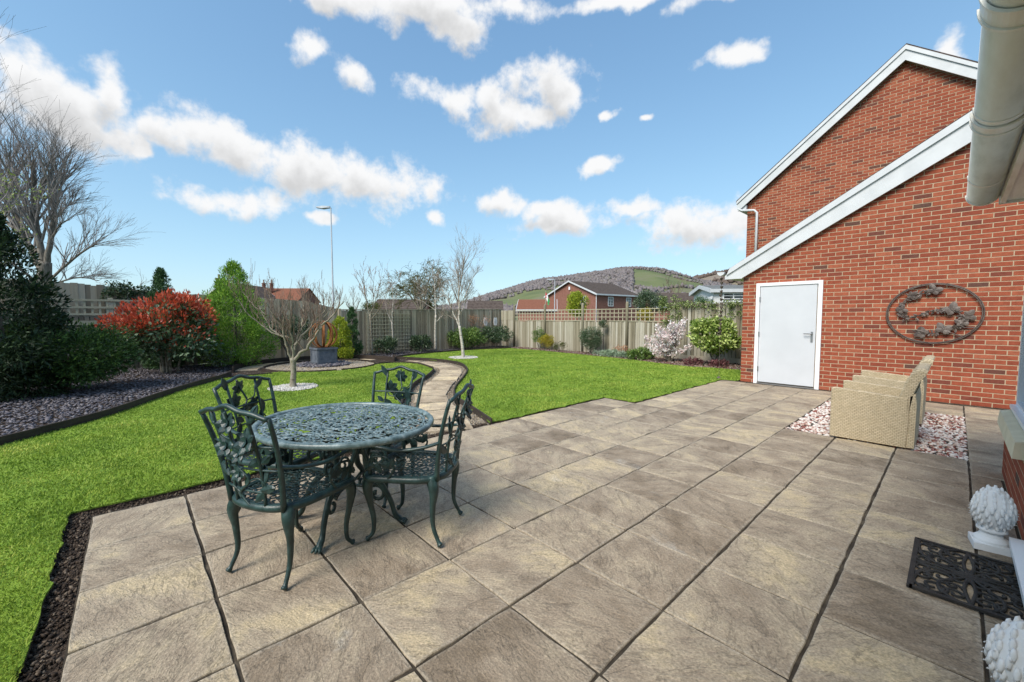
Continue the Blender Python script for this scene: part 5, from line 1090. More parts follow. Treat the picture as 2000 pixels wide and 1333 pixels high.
def stem_fan(n, z1, spread, r_=.012, r1=.1):
    m = MB()
    for k in range(n):
        a = rng.uniform(0, 6.28); e = np.array((math.cos(a), math.sin(a))) * spread * rng.uniform(.4, 1); b = np.array((math.cos(a), math.sin(a))) * r1 * rng.random()
        m.tube(smooth_curve([(b[0], b[1], -.03), (b[0] + e[0] * .25, b[1] + e[1] * .25, z1 * .45), (b[0] + e[0], b[1] + e[1], z1)], 4), np.linspace(r_, r_ * .5, 9), 5)
    return m

# --- dark yew mass on the left
C1, r1 = ell_clumps(90, 1.15, .9, .50, .70, .16, .28, .95); C1[:, 2] = np.maximum(C1[:, 2], .40)
p_ = gnd(172, 766); st = MB().tube([(0, 0, -.02), (.02, 0, .3), (-.02, .05, .7)], [.075, .06, .05], 8)
for k in range(9): a = k * .7; st.tube(smooth_curve([(0, 0, .25), (.35 * math.cos(a), .35 * math.sin(a), .45), (.85 * math.cos(a), .85 * math.sin(a), .75)], 4), np.linspace(.03, .012, 9), 5)
plant('yew_bush', 'low spreading dark yew bush on a short stem over the slate', 'bush', p_ + np.array([-.35, -.30, 0]), (np.r_[foliage(C1, r1, 15000, .085, .024, rnd=.5, up=.1, origin=np.array([0, 0, .5]))], M_YEWLIT), st, stem_mat=M_BARK)
C2, r2 = cone_clumps(150, 1.1, 3.15, .1, .6, (.18, .34), .3)
p_ = atg(-8, 7.0); st = MB().tube([(0, 0, -.02), (.03, 0, 1), (0, 0, 2.6)], [.11, .08, .03], 8)
plant('yew_tree', 'tall dark yew filling the left end of the slate bed', 'tree', p_, (foliage(C2, r2, 24000, .10, .026, rnd=.5, up=.15, origin=np.array([0, 0, 1.2])), M_YEW), st)
# --- photinia: red young leaves over dark green
pp = np.array([-13.55, .62, 0]); C3, r3 = ell_clumps(90, 1.22, 1.0, .62, 1.17, .17, .28, .92); C3[:, 2] += .10 * np.sin(C3[:, 0] * 5)
C3g = C3 * np.array([.95, .95, 1]) + np.array([0, 0, -.16]); topc = C3[C3[:, 2] > 1.05] + np.array([0, 0, .05]); topr = r3[C3[:, 2] > 1.05]
Vr = foliage(np.r_[topc, [[.1, 0, 1.78]]], np.r_[topr, [.16]], 3600, .105, .042, rnd=.45, up=.75, origin=np.array([0, 0, .8])); Vr2 = foliage(C3, r3, 900, .10, .042, rnd=.5, up=.6, origin=np.array([0, 0, .8]))
plant('photinia_bush', 'large rounded bush with scarlet young leaves over dark green ones', 'bush', pp, (np.r_[Vr, Vr2], M_PHOT_R), stem_fan(9, .95, .55, .028, .22), stem_mat=M_BARKG, extra=(('lower_foliage', foliage(C3g, r3, 5200, .12, .055, rnd=.7, up=.0, origin=np.array([0, 0, 1.0])), M_PHOT_G),))
C4, r4 = ell_clumps(30, .42, .4, .26, .36, .10, .16); plant('silver_shrub', 'small grey green variegated shrub between the red bush and the tall conifer', 'shrub', gnd(425, 716) * np.array([.965, 1, 1]), (foliage(C4, r4, 1500, .06, .028, origin=np.array([0, 0, .2])), M_SILVER), stem_fan(5, .3, .25, .010, .05))
# --- conifers
def conifer(label, p, r0, h, mat, n, ln, wd, k=90, pw=.8, rr=(.12, .2), cyl=.2, z0=.08, up=.5, tops=None, rnd=.5, name='conifer'):
    C_, r_ = cone_clumps(k, r0, h, z0, pw, rr, cyl)
    if tops is not None: 
        for (x, y, z, q) in tops: C_ = np.r_[C_, [[x, y, z]]]; r_ = np.r_[r_, q]
    st = MB().tube([(0, 0, -.03), (0, 0, h * .9)], [.06, .012], 7)
    return plant(name, label, 'conifer', p, (foliage(C_, r_, n, ln, wd, rnd=rnd, up=up, origin=np.array([0, 0, h * .3])), mat), st, group=None)
conifer('tall bright green conifer with a feathery pointed top by the fence', np.array([-14.25, 2.2, 0]), 1.18, 3.0, M_CONI, 26000, .085, .020, 260, .62, (.13, .24), .10, tops=[(-.05, 0, 3.0, .06), (-.03, 0, 2.9, .08), (.08, 0, 2.72, .11), (-.14, 0, 2.68, .11), (.02, 0, 2.5, .16), (-.75, 0, 1.95, .2), (-.8, 0, 1.6, .25), (.7, 0, 1.75, .2)])
conifer('slim olive green conifer rising behind the red leaved bush', np.array([-14.75, .62, 0]), .52, 2.75, M_DARKC, 15000, .075, .02, 190, .62, (.1, .17), .2)
conifer('golden green rounded conifer beside the grey planter', np.array([-14.0, 5.10, 0]), .50, 1.42, M_GOLD, 11000, .07, .02, 90, .5, (.09, .15), .45, .05)
conifer('dark green narrow pointed conifer next to the golden one', np.array([-14.6, 5.75, 0]), .34, 1.80, M_DARKC, 8000, .065, .02, 80, .6, (.07, .12), .4, .05)
# --- low shrubs
def bush(name, label, p, rx, ry, rz, cz, mat, n, ln, wd, k=40, cl=(.1, .17), stems=(5, .3, .2, .012, .05), rnd=.8, up=.1, fill=.85, cat='shrub', extra=()):
    C_, r_ = ell_clumps(k, rx, ry, rz, cz, cl[0], cl[1], fill); C_[:, 2] = np.maximum(C_[:, 2], .05)
    return plant(name, label, cat, p, (foliage(C_, r_, n, ln, wd, rnd=rnd, up=up, origin=np.array([0, 0, cz * .6])), mat), stem_fan(*stems) if stems else None, extra=extra)
bush('fern_shrub', 'low leafy shrub at the foot of the square trellis near the thin brown tree', np.array([-14.75, 7.05, 0]), .48, .4, .26, .34, M_SHRUBD, 1500, .12, .03, 24, up=.5)
bush('low_shrub', 'low grey green shrub at the far end of the square trellis', np.array([-14.7, 8.55, 0]), .5, .4, .26, .36, M_SHRUBD, 1700, .11, .035, 24, up=.3)
bush('laurel_mound', 'broad mid green mound of a shrub behind the white birch', np.array([-14.55, 10.75, 0]), .92, .5, .40, .50, M_SHRUB, 5200, .09, .032, 60, (.13, .22))
bush('laurel_mound', 'dark glossy spreading shrub by the fence corner under the plaques', np.array([-14.45, 12.35, 0]), .85, .5, .36, .58, M_SHRUBD, 3800, .10, .034, 50, (.13, .22))
bush('dark_shrub', 'dark leaved shrub in the shade behind the spreading bare tree', np.array([-14.7, 3.75, 0]), .85, .4, .42, 1.0, M_SHRUBD, 3200, .07, .026, 60, (.12, .2), (6, .8, .4, .018, .1))
bush('upright_shrub', 'dark green upright shrub against the pale boards beside the yellow bush', np.array([-12.35, 13.08, 0]), .34, .22, .36, .62, M_SHRUB, 2200, .045, .02, 30, (.1, .15), up=.5)
bush('yellow_shrub', 'small golden yellow shrub in front of the pale boards', np.array([-11.75, 12.85, 0]), .36, .3, .28, .40, M_YELLOW, 2200, .05, .022, 30, (.09, .14), up=.4)
bush('box_topiary', 'clipped dark green round bush against the pale fence boards', np.array([-9.35, 12.75, 0]), .44, .4, .44, .62, M_SHRUBD, 6500, .04, .022, 60, (.12, .17), cat='bush')
bush('climber_tuft', 'tuft of a dark climber rising behind the clipped round bush', np.array([-9.05, 13.1, 0]), .13, .1, .16, 1.12, M_SHRUBD, 500, .05, .025, 10, (.06, .09), (3, 1.1, .05, .012, .02))
bush('low_green_plant', 'low dark leafy plant at the foot of the magnolia', np.array([-7.0, 12.25, 0]), .55, .28, .14, .17, M_SHRUB, 1800, .09, .028, 30, (.07, .12), None, up=.6)
for i, (x, y, lb) in enumerate(((-10.9, 12.8, 'small twiggy green plant between the yellow shrub and the clipped bush'), (-8.25, 13.0, 'sparse reddish twiggy plant beside the clipped round bush'))):
    bush('twiggy_plant', lb, np.array([x, y, 0]), .34, .2, .16, .22, M_OLIVE if i == 0 else M_REDTW, 450, .06, .02, 14, (.06, .1), (8, .35, .3, .006, .08), up=.4)
C_, r_ = ell_clumps(50, 1.05, .28, .08, .10, .07, .12); plant('catmint', 'low mat of silvery grey green leaves along the front of the flower bed', 'plant', np.array([-8.25, 12.42, 0]), (foliage(C_, r_, 3800, .06, .02, up=.9, rnd=.5), M_SPIKE), None, rotz=-.1)
for i, x in enumerate((-5.2, -4.5)):
    C_, r_ = ell_clumps(14, .4, .2, .06, .08, .06, .1); plant('purple_plant', ('low reddish purple leafed plant under the camellia', 'low reddish purple leafed plant in the last of the bed by the garage')[i], 'plant', np.array([x, 12.05 + .2 * i, 0]), (foliage(C_, r_, 500, .07, .03, up=.4), leafmat('purple_leaf%d' % i, [(.10, .03, .04), (.2, .07, .08), (.3, .2, .17)])), None)
# magnolia stellata
mg = np.array([-6.05, 12.35, 0]); st = MB(); tips = []
for k in range(40):
    a = rng.uniform(0, 6.28); s_ = rng.uniform(.2, .85); z1 = rng.uniform(.45, 1.35) if s_ < .55 else rng.uniform(.35, .85); e = np.array((math.cos(a) * s_, math.sin(a) * s_ * .5, z1)); c = smooth_curve([(0, 0, -.02), (e[0] * .3, e[1] * .3, z1 * .45), tuple(e)], 4); st.tube(c, np.linspace(.018, .004, 9), 5); tips += [c[-1], c[-2], c[-3], c[-4] + rng.normal(0, .05, 3)]
tips = np.array(tips); tips = tips[tips[:, 2] > .25]; Pm = np.repeat(tips, 22, 0) + rng.normal(0, .04, (len(tips) * 22, 3)); Dm = rng.normal(size=Pm.shape); Dm[:, 2] = np.abs(Dm[:, 2])
plant('magnolia', 'pale pink star magnolia in full flower in front of the fence', 'shrub', mg, (leaves(Pm, Dm, .095, .042, rnd=.35, up=.3), M_MAG), st, stem_mat=M_BARKG)
bush('camellia', 'broad rounded pale green camellia bush beside the garage', np.array([-4.72, 12.42, 0]), .82, .55, .50, .88, M_CAM, 4600, .10, .056, 70, (.13, .2), (4, .6, .3, .03, .04), up=.1, cat='bush')
# ivy on the solid fence
Ci = np.c_[rng.uniform(-.35, 2.4, 60), rng.normal(-.06, .05, 60), 1.80 + rng.normal(0, .045, 60)]; Ci = np.r_[Ci, np.c_[rng.uniform(-.35, .35, 46), rng.normal(-.05, .04, 46), rng.uniform(1.15, 2.08, 46)], np.c_[rng.uniform(1.2, 2.2, 12), rng.normal(-.06, .03, 12), rng.uniform(1.45, 1.75, 12)]]
plant('ivy', 'variegated ivy scrambling over the top of the solid fence', 'climber', np.array([-6.55, 13.36, 0]), (foliage(Ci, np.full(len(Ci), .085), 2600, .05, .04, rnd=.9, up=.1), M_IVY), MB().tube(smooth_curve([(0, -.04, 0), (.1, -.05, .8), (-.05, -.05, 1.7), (.6, -.05, 1.82), (1.8, -.05, 1.8)], 5), .012, 5), rotz=0)
Ci = np.c_[rng.normal(0, .12, 26), rng.normal(0, .05, 26), rng.uniform(.1, 1.15, 26)]; plant('wall_climber', 'thin straggling climber at the fence end beside the garage corner', 'climber', np.array([-3.75, 12.6, 0]), (foliage(Ci, np.full(26, .10), 800, .045, .028, up=.2), M_OLIVE), MB().tube([(0, 0, 0), (.05, 0, .6), (-.03, 0, 1.3)], .01, 5))
bush('yellow_climber', 'yellow flowered shrub showing through the trellis by the last post', np.array([-7.75, 13.85, 0]), .35, .2, .30, 1.45, M_YELLOW, 1200, .05, .03, 24, (.09, .14), (5, 1.3, .2, .012, .05))
Ci = np.c_[rng.normal(0, .22, 22), rng.normal(0, .06, 22), rng.uniform(1.95, 2.28, 22)]; plant('ivy', 'dark ivy clump over the top of the tall grey fence', 'climber', np.array([-15.45, -.05, 0]), (foliage(Ci, np.full(22, .12), 1200, .06, .045, up=.0), M_SHRUBD), MB().tube([(.05, -.2, 0), (-.05, -.2, 1), (0, -.1, 2.1)], .014, 5), rotz=math.pi / 2)
bush('red_twig_shrub', 'bare coral twigged shrub against the back fence near the plaques', np.array([-15.0, 11.75, 0]), .62, .2, .26, 1.28, M_REDTW, 520, .05, .018, 30, (.1, .16), (16, 1.3, .6, .010, .1), rnd=1.2)

# --- bare trees, drawn limb by limb (local x = to the right as seen from the house)
def grow(m_big, m_small, p, d, L_, r_, lev, maxlev, trop=.12, wob=.16, kids=(3, 5), ang=.75, ratio=.62, rmin=.0025, droop=0.0):
    ns = 6 if lev <= 1 else 5; pts = [np.array(p, float)]; d = np.array(d, float); d /= np.linalg.norm(d)
    for i in range(ns):
        d = d + rng.normal(0, wob, 3) * .6 + np.array([0, 0, trop - droop * (i / ns) * (lev >= 2)]); d /= np.linalg.norm(d); pts.append(pts[-1] + d * L_ / ns)
    pts = np.array(pts); rad = np.linspace(r_, max(r_ * .45, rmin), ns + 1); (m_big if lev <= 1 else m_small).tube(pts, rad, 6 if lev <= 1 else (4 if lev == 2 else 3), caps=False)
    if lev >= maxlev: return
    for _ in range(rng.integers(kids[0], kids[1] + 1)):
        t = rng.uniform(.25, .98); i = min(int(t * ns), ns - 1); q = pts[i] + (pts[i + 1] - pts[i]) * (t * ns - i); dd = pts[i + 1] - pts[i]; dd /= np.linalg.norm(dd)
        s_ = rng.normal(size=3); s_ -= dd * (s_ @ dd); s_ /= np.linalg.norm(s_); a = ang * rng.uniform(.6, 1.2)
        grow(m_big, m_small, q, dd * math.cos(a) + s_ * math.sin(a), L_ * ratio * rng.uniform(.7, 1.15), max(np.interp(t, [0, 1], [rad[0], rad[-1]]) * .6, rmin), lev + 1, maxlev, trop, wob, kids, ang, ratio, rmin, droop)
def limb_tree(name, label, p, trunk, limbs, tw, bark, twig, cat='tree', buds=None, group=None):
    """trunk: list of (x,y,z,r); limbs: list of (start z index point, end xyz, r, bow)"""
    t = thing(name, label, cat, p, YAW, group); mb_, ms = MB(), MB(); T_ = np.array(trunk); c = smooth_curve(T_[:, :3], 4); mb_.tube(c, np.interp(np.linspace(0, 1, len(c)), np.linspace(0, 1, len(T_)), T_[:, 3]), 8)
    for (s0, e, r_, bow) in limbs:
        s0 = np.array(s0, float); e = np.array(e, float); mid = (s0 + e) / 2 + np.array(bow); c = smooth_curve([s0, mid, e], 6) + rng.normal(0, .012, (13, 3)) * (np.linspace(0, 1, 13) > .1)[:, None]; rad = np.linspace(r_, r_ * .35, 13); mb_.tube(c, rad, 7, caps=False)
        Lb = np.linalg.norm(e - s0)
        for _ in range(tw['n']):
            u = rng.uniform(.25, 1); i = min(int(u * 12), 11); q = c[i]; dd = c[min(i + 1, 12)] - c[i]; dd /= np.linalg.norm(dd); s_ = rng.normal(size=3); s_ /= np.linalg.norm(s_)
            grow(mb_, ms, q, dd * .5 + s_ * .6 + np.array([0, 0, tw.get('upb', .5)]), Lb * tw.get('len', .45) * rng.uniform(.6, 1.2), max(rad[i] * .5, .004), 2, tw.get('lev', 4), tw.get('trop', .15), tw.get('wob', .18), tw.get('kids', (2, 4)), tw.get('ang', .6), tw.get('ratio', .62), tw.get('rmin', .0028), tw.get('droop', 0))
    ob('trunk', mb_.mesh('trunk', bark, True), t); cr = ob('crown', ms.mesh('twigs', twig), t)
    if buds:
        V = np.concatenate(ms.v); k = rng.choice(len(V), buds[0]); ob('buds', fastmesh('buds', leaves(V[k], rng.normal(size=(buds[0], 3)), buds[2], buds[3]), quads(buds[0]), buds[1]), t, kind='stuff')
    return t
# lone spreading tree in the white chippings
TP = np.array([TREE[0], TREE[1], .0])
limb_tree('fruit_tree', 'bare spreading fruit tree standing in a ring of white chippings on the lawn', TP, [(0, 0, -.02, .075), (-.01, 0, .12, .056), (.01, 0, .35, .05), (.0, 0, .60, .055)],
    [((.02, 0, .55), (.62, -.05, 1.25), .036, (.02, 0, -.03)), ((.62, -.05, 1.25), (1.08, -.1, 1.72), .020, (.03, 0, .0)), ((.0, 0, .58), (.16, .25, 1.35), .030, (-.03, 0, .05)), ((-.03, 0, .58), (-.06, -.2, 1.5), .026, (-.06, 0, 0)), ((.0, .0, .98), (-.72, .15, 1.62), .024, (-.06, 0, -.16)), ((.05, 0, .85), (.55, .35, 1.6), .026, (.0, 0, .02)), ((-.02, 0, 1.0), (-.3, -.35, 1.7), .02, (0, 0, -.05)), ((.1, .2, 1.2), (.0, .5, 1.8), .018, (0, 0, 0)), ((.02, 0, .6), (.12, -.3, 1.65), .024, (.0, 0, .0)), ((.3, 0, .95), (.75, .1, 1.6), .016, (0, 0, .0)), ((-.35, .1, 1.2), (-.55, .2, 1.95), .013, (0, 0, 0)), ((-.55, .1, 1.45), (-1.0, .1, 1.9), .013, (-.05, 0, 0)), ((.0, 0, .95), (-.85, -.3, 1.75), .018, (-.1, 0, -.1))],
    dict(n=10, len=.48, upb=.75, trop=.22, lev=4, kids=(1, 3), ang=.55, ratio=.62, rmin=.0026, wob=.22), M_BARKG, M_TWIGB)
# white birch on the lawn
limb_tree('birch_tree', 'white stemmed birch on the lawn with a forked trunk and fine bare twigs', np.array([BIR[0], BIR[1], 0]), [(0, 0, -.02, .062), (-.04, 0, .5, .052), (-.13, 0, 1.10, .045)],
    [((-.13, 0, 1.08), (-.52, 0, 2.1), .030, (-.03, 0, 0)), ((-.13, 0, 1.08), (.08, .1, 3.5), .034, (-.10, 0, .05)), ((-.02, 0, 1.9), (.45, -.1, 2.9), .018, (.0, 0, .0)), ((-.10, 0, 1.5), (-.15, -.2, 2.9), .02, (0, 0, 0)), ((-.05, 0, 1.6), (.3, .3, 2.6), .018, (0, 0, 0)), ((-.02, 0, 2.3), (-.3, .2, 3.2), .014, (0, 0, 0)), ((-.4, 0, 1.8), (-.85, .1, 2.6), .014, (0, 0, 0))],
    dict(n=18, len=.40, upb=.35, trop=.09, lev=4, kids=(2, 4), ang=.6, ratio=.6, rmin=.0022), M_BIRCH, M_BTWIG)
limb_tree('birch_tree', 'slender pale birch close to the back fence beside the square trellis', np.array([-14.85, 9.35, 0]), [(0, 0, -.02, .05), (.0, 0, .8, .045), (.03, 0, 1.5, .040)],
    [((.03, 0, 1.45), (.0, 0, 3.2), .030, (.0, 0, 0)), ((.02, 0, 1.2), (.35, .0, 2.0), .020, (.12, 0, -.1)), ((.0, 0, 1.9), (-.8, .1, 2.7), .014, (0, 0, 0)), ((.0, 0, 2.0), (.7, .1, 2.8), .014, (0, 0, 0)), ((.0, 0, 1.7), (-.9, -.1, 2.25), .014, (0, 0, .05))],
    dict(n=18, len=.42, upb=.3, trop=.05, lev=4, kids=(2, 4), ang=.6, ratio=.6, rmin=.0024), M_BIRCH, M_BTWIG)
limb_tree('birch_tree', 'thin white stemmed young tree standing in front of the square trellis', np.array([-14.9, 7.45, 0]), [(0, 0, -.02, .03), (.0, 0, .7, .026), (-.02, 0, 1.2, .024)],
    [((-.02, 0, 1.18), (-.28, 0, 1.95), .016, (-.05, 0, 0)), ((-.02, 0, 1.18), (.03, 0, 2.6), .018, (.02, 0, 0)), ((.0, 0, 1.6), (.15, .1, 2.3), .010, (0, 0, 0))],
    dict(n=9, len=.36, upb=.4, trop=.12, lev=3, kids=(2, 4), ang=.5, ratio=.6, rmin=.0024), M_BIRCH, M_BTWIG)
limb_tree('rowan_tree', 'thin brown tree with a wide bare budding crown by the dark conifer', np.array([-14.55, 6.45, 0]), [(0, 0, -.02, .038), (-.02, 0, .8, .034), (-.05, 0, 1.5, .028)],
    [((-.05, 0, 1.45), (.35, 0, 2.75), .018, (.05, 0, 0)), ((-.05, 0, 1.45), (-.25, 0, 2.9), .02, (-.06, 0, .05)), ((-.02, 0, 1.3), (.75, 0, 2.6), .015, (.05, 0, -.05)), ((-.1, 0, 1.9), (-.5, .1, 2.75), .012, (0, 0, 0)), ((.05, 0, 1.8), (.15, -.1, 2.9), .012, (0, 0, 0)), ((.3, 0, 2.1), (1.05, 0, 2.75), .010, (0, 0, 0))],
    dict(n=9, len=.36, upb=.4, trop=.12, lev=4, kids=(1, 3), ang=.55, ratio=.62, rmin=.0028), M_BARKG, M_TWIGB, buds=(1100, M_REDTW, .035, .014))
limb_tree('pale_sapling', 'pale bare sapling leaning out in front of the trellis topped fence', gnd(221, 712), [(0, 0, -.02, .026), (.0, 0, .8, .022), (.01, 0, 1.48, .02)],
    [((.01, 0, 1.46), (1.02, 0, 2.45), .017, (.02, 0, .02)), ((.01, 0, 1.46), (.3, .1, 1.75), .010, (.02, 0, -.03)), ((.33, 0, 1.85), (.05, 0, 2.2), .011, (-.02, 0, -.06)), ((.5, 0, 1.95), (.55, 0, 2.5), .010, (0, 0, 0)), ((.02, 0, 1.46), (.65, -.1, 1.68), .009, (0, 0, .0))],
    dict(n=5, len=.28, upb=.35, trop=.05, lev=3, kids=(1, 2), ang=.7, ratio=.6, rmin=.0025), M_BIRCH, M_TWIG)
# the big bare tree beyond the fence
bt = atg(92, 16.5)
limb_tree('bare_tree', 'huge bare grey tree with a fan of fine drooping twigs beyond the left fence', bt, [(0, 0, -.1, .30), (.0, 0, 1.5, .25), (.02, 0, 2.9, .23), (.1, 0, 3.6, .20)],
    [((.05, 0, 3.3), (-.1, 0, 7.6), .13, (-.15, 0, .1)), ((.15, 0, 3.5), (.65, 0, 6.9), .11, (.12, 0, -.1)), ((.0, 0, 3.1), (-2.0, .5, 7.4), .10, (-.1, 0, -.2)), ((.0, 0, 4.6), (-1.0, -.6, 8.2), .07, (0, 0, 0)), ((.35, 0, 4.6), (.35, .8, 7.8), .06, (0, 0, 0)), ((.1, 0, 2.75), (2.2, 0, 4.3), .055, (.3, 0, .36)), ((.05, 0, 2.6), (1.8, .4, 2.9), .04, (.2, 0, .26)), ((.4, 0, 5.0), (1.3, .2, 6.0), .035, (0, 0, .2)), ((.3, 0, 4.3), (1.5, -.3, 5.2), .035, (0, 0, .22)), ((-.2, 0, 4.0), (-3.6, .3, 6.5), .08, (0, 0, .3)), ((-.6, .2, 4.6), (-2.6, -.5, 9.5), .07, (-.2, 0, 0)), ((.0, 0, 2.5), (-3.2, .4, 4.2), .06, (0, 0, .3))],
    dict(n=22, len=.46, upb=.55, trop=.06, lev=4, kids=(3, 5), ang=.42, ratio=.66, rmin=.0032, droop=.16, wob=.09), M_BARK, M_TWIG)
limb_tree('budding_tree', 'smaller dark twiggy tree with fresh green buds beside the tall yew', atg(-20, 9.5), [(0, 0, -.1, .10), (.05, 0, 1.2, .09), (.1, 0, 2.2, .07)],
    [((.1, 0, 2.1), (.45, 0, 4.2), .05, (0, 0, 0)), ((.1, 0, 2.1), (-.4, .2, 4.6), .05, (0, 0, 0)), ((.05, 0, 1.6), (.8, -.2, 3.2), .035, (0, 0, .1)), ((.1, 0, 2.0), (.1, .4, 4.0), .04, (0, 0, 0))],
    dict(n=9, len=.4, upb=.4, trop=.08, lev=4, kids=(1, 3), ang=.65, ratio=.62, rmin=.004), M_BARK, M_TWIG, buds=(700, M_BUD, .07, .035))

# ------------------------------------------------------------------ beyond the garden
M_BFAR = material('far_brick', [(.17, .075, .055), (.24, .11, .08), (.30, .15, .12)], .9, scale=7, detail=8)
M_BFAR2 = material('far_brick_pink', [(.26, .11, .08), (.34, .16, .12)], .9, scale=5, detail=8)
M_TILER = material('red_tile', [(.19, .075, .045), (.27, .115, .07)], .9, scale=6, bump=.5, bscale=20)
M_TILEB = material('brown_tile', [(.06, .042, .035), (.10, .075, .062), (.14, .11, .09)], .9, scale=5, bump=.5, bscale=20)
M_RENDER = material('white_render', [(.66, .66, .66), (.74, .74, .74)], .8, scale=2)
M_POT = material('chimney_pot', [(.20, .12, .09), (.33, .25, .2)], .9, scale=8)
def cw(x, d): p = RT * x + FWH * d; return (p[0], p[1])
def tiled_slope(par, a, b_, c, d, mat, nrow=12, th=.03):
    """roof slope from eave a-b up to ridge d-c as overlapping tile courses"""
    a, b_, c, d = [np.array(q, float) for q in (a, b_, c, d)]; nrm = np.cross(b_ - a, d - a); nrm /= np.linalg.norm(nrm)
    if nrm[2] < 0: nrm = -nrm
    me = MB()
    for i in range(nrow):
        t0, t1 = i / nrow, min(1, (i + 1.15) / nrow); q = [a + (d - a) * t0 + nrm * th, b_ + (c - b_) * t0 + nrm * th, b_ + (c - b_) * t1, a + (d - a) * t1]; lo = [q[0] - nrm * th * 1.2, q[1] - nrm * th * 1.2]
        me.add(q + lo, [(0, 1, 2, 3), (4, 5, 1, 0), (5, 4, 3, 2)])
    return ob('roof', me.mesh('roof', mat), par)
def house(name, label, corner, wdir, w_, ldir, l_, eave, ridge, wall, tile, trim=M_FASCIA, over=.25, rows=14):
    """gable end of width w_ starts at corner and runs along wdir; the house runs back along ldir"""
    t = thing(name, label, 'house', (corner[0], corner[1], 0)); U = np.array((*wdir, 0.)); W_ = np.array((*ldir, 0.)); Z = np.array((0, 0, 1.))
    P = lambda u, v, z: U * u + W_ * v + Z * z
    m = MB()
    m.add([P(0, 0, -.2), P(w_, 0, -.2), P(w_, 0, eave), P(w_ / 2, 0, ridge), P(0, 0, eave), P(0, l_, -.2), P(w_, l_, -.2), P(w_, l_, eave), P(w_ / 2, l_, ridge), P(0, l_, eave)], [(0, 1, 2, 3, 4), (9, 8, 7, 6, 5), (1, 6, 7, 2), (5, 0, 4, 9), (0, 5, 6, 1)]); ob('wall', m.mesh('wall', wall), t)
    sl = (ridge - eave) / (w_ / 2); e = eave - sl * over + .06
    r1 = tiled_slope(t, P(-over, -over, e), P(-over, l_ + over, e), P(w_ / 2, l_ + over, ridge + .08), P(w_ / 2, -over, ridge + .08), tile, rows); tiled_slope(t, P(w_ + over, -over, e), P(w_ + over, l_ + over, e), P(w_ / 2, l_ + over, ridge + .08), P(w_ / 2, -over, ridge + .08), tile, rows)
    if trim:
        for v in (-over - .04, l_ + over):
            for s_ in (0, 1):
                f = lambda u: u if s_ == 0 else w_ - u; m = MB(); q = [(f(-over), e - .22), (f(w_ / 2), ridge - .14), (f(w_ / 2), ridge + .09), (f(-over), e + .04)]
                m.add([P(u, v, z) for u, z in q] + [P(u, v + .06, z) for u, z in q], [(0, 1, 2, 3), (7, 6, 5, 4), (0, 4, 5, 1), (1, 5, 6, 2), (2, 6, 7, 3), (3, 7, 4, 0)]); ob('bargeboard', m.mesh('bargeboard', trim), t)
        for u in (-over - .03, w_ + over - .03):
            m = MB(); m.add([P(u + a_, v, z) for v in (-over, l_ + over) for (a_, z) in ((0, e - .2), (.06, e - .2), (.06, e + .02), (0, e + .02))], [(0, 1, 2, 3), (7, 6, 5, 4), (0, 4, 5, 1), (1, 5, 6, 2), (2, 6, 7, 3), (3, 7, 4, 0)]); ob('fascia', m.mesh('fascia', trim), t)
    return t, P
def window(par, o, u, n, w_, h, nx=2, ny=3):
    """o lower left corner, u unit along wall, n outward normal"""
    o, u, n = [np.array(q, float) for q in (o, u, n)]; z = np.array((0, 0, 1.)); Rm = np.array([u, n, z]).T; m = MB()
    def bb(cx, cz, sx, sz, dep): m.box(o + u * cx + z * cz + n * dep / 2, (sx, dep, sz), Rm)
    for cx in (.04, w_ - .04): bb(cx, h / 2, .08, h, .06)
    for cz in (.04, h - .04): bb(w_ / 2, cz, w_ - .16, .08, .06)
    for i in range(1, nx): bb(w_ * i / nx, h / 2, .06, h - .16, .05)
    for j in range(1, ny): bb(w_ / 2, h * j / ny, w_ - .16, .045, .045)
    f = ob('window', m.mesh('window', M_WHITE), par); m = MB(); m.box(o + u * w_ / 2 + z * h / 2 + n * .012, (w_ - .1, .02, h - .1), Rm); ob('pane', m.mesh('pane', M_GLASS), f)
# brick house with the white gable on the rise
g0, g1, g2 = np.array(cw(6.0, 71)), np.array(cw(12.7, 62)), np.array(cw(20.5, 68.7)); wd_ = (g1 - g0); W0 = np.linalg.norm(wd_); wd_ /= W0; ld_ = g2 - g1; L0 = np.linalg.norm(ld_); ld_ = np.array((-wd_[1], wd_[0])); ld_ = ld_ if ld_ @ (g2 - g1) > 0 else -ld_
hs, P = house('brick_house', 'red brick house with white gable trim and brown tiled roof beyond the trellis', g0, wd_, W0, ld_, L0, 5.0, 7.2, M_BFAR, M_TILEB, over=.35)
w3, l3 = np.array((*wd_, 0)), np.array((*ld_, 0))
window(hs, P(W0 * .72, -.02, 3.35), w3, -l3, 1.1, 1.35); window(hs, P(W0 + .02, 2.6, 3.1), l3, w3, 1.25, 1.45); window(hs, P(W0 + .02, 7.0, 3.1), l3, w3, 1.25, 1.45)
m = MB(); m.tube([P(W0 + .05, -.08, 4.9), P(W0 + .05, -.08, 0)], .05, 6); ob('downpipe', m.mesh('downpipe', M_WHITE), hs)
m = MB(); m.box(P(W0 * .5, -.05, 6.05), (.28, .28, .5)); ob('alarm_box', m.mesh('alarm_box', M_WHITE), hs)
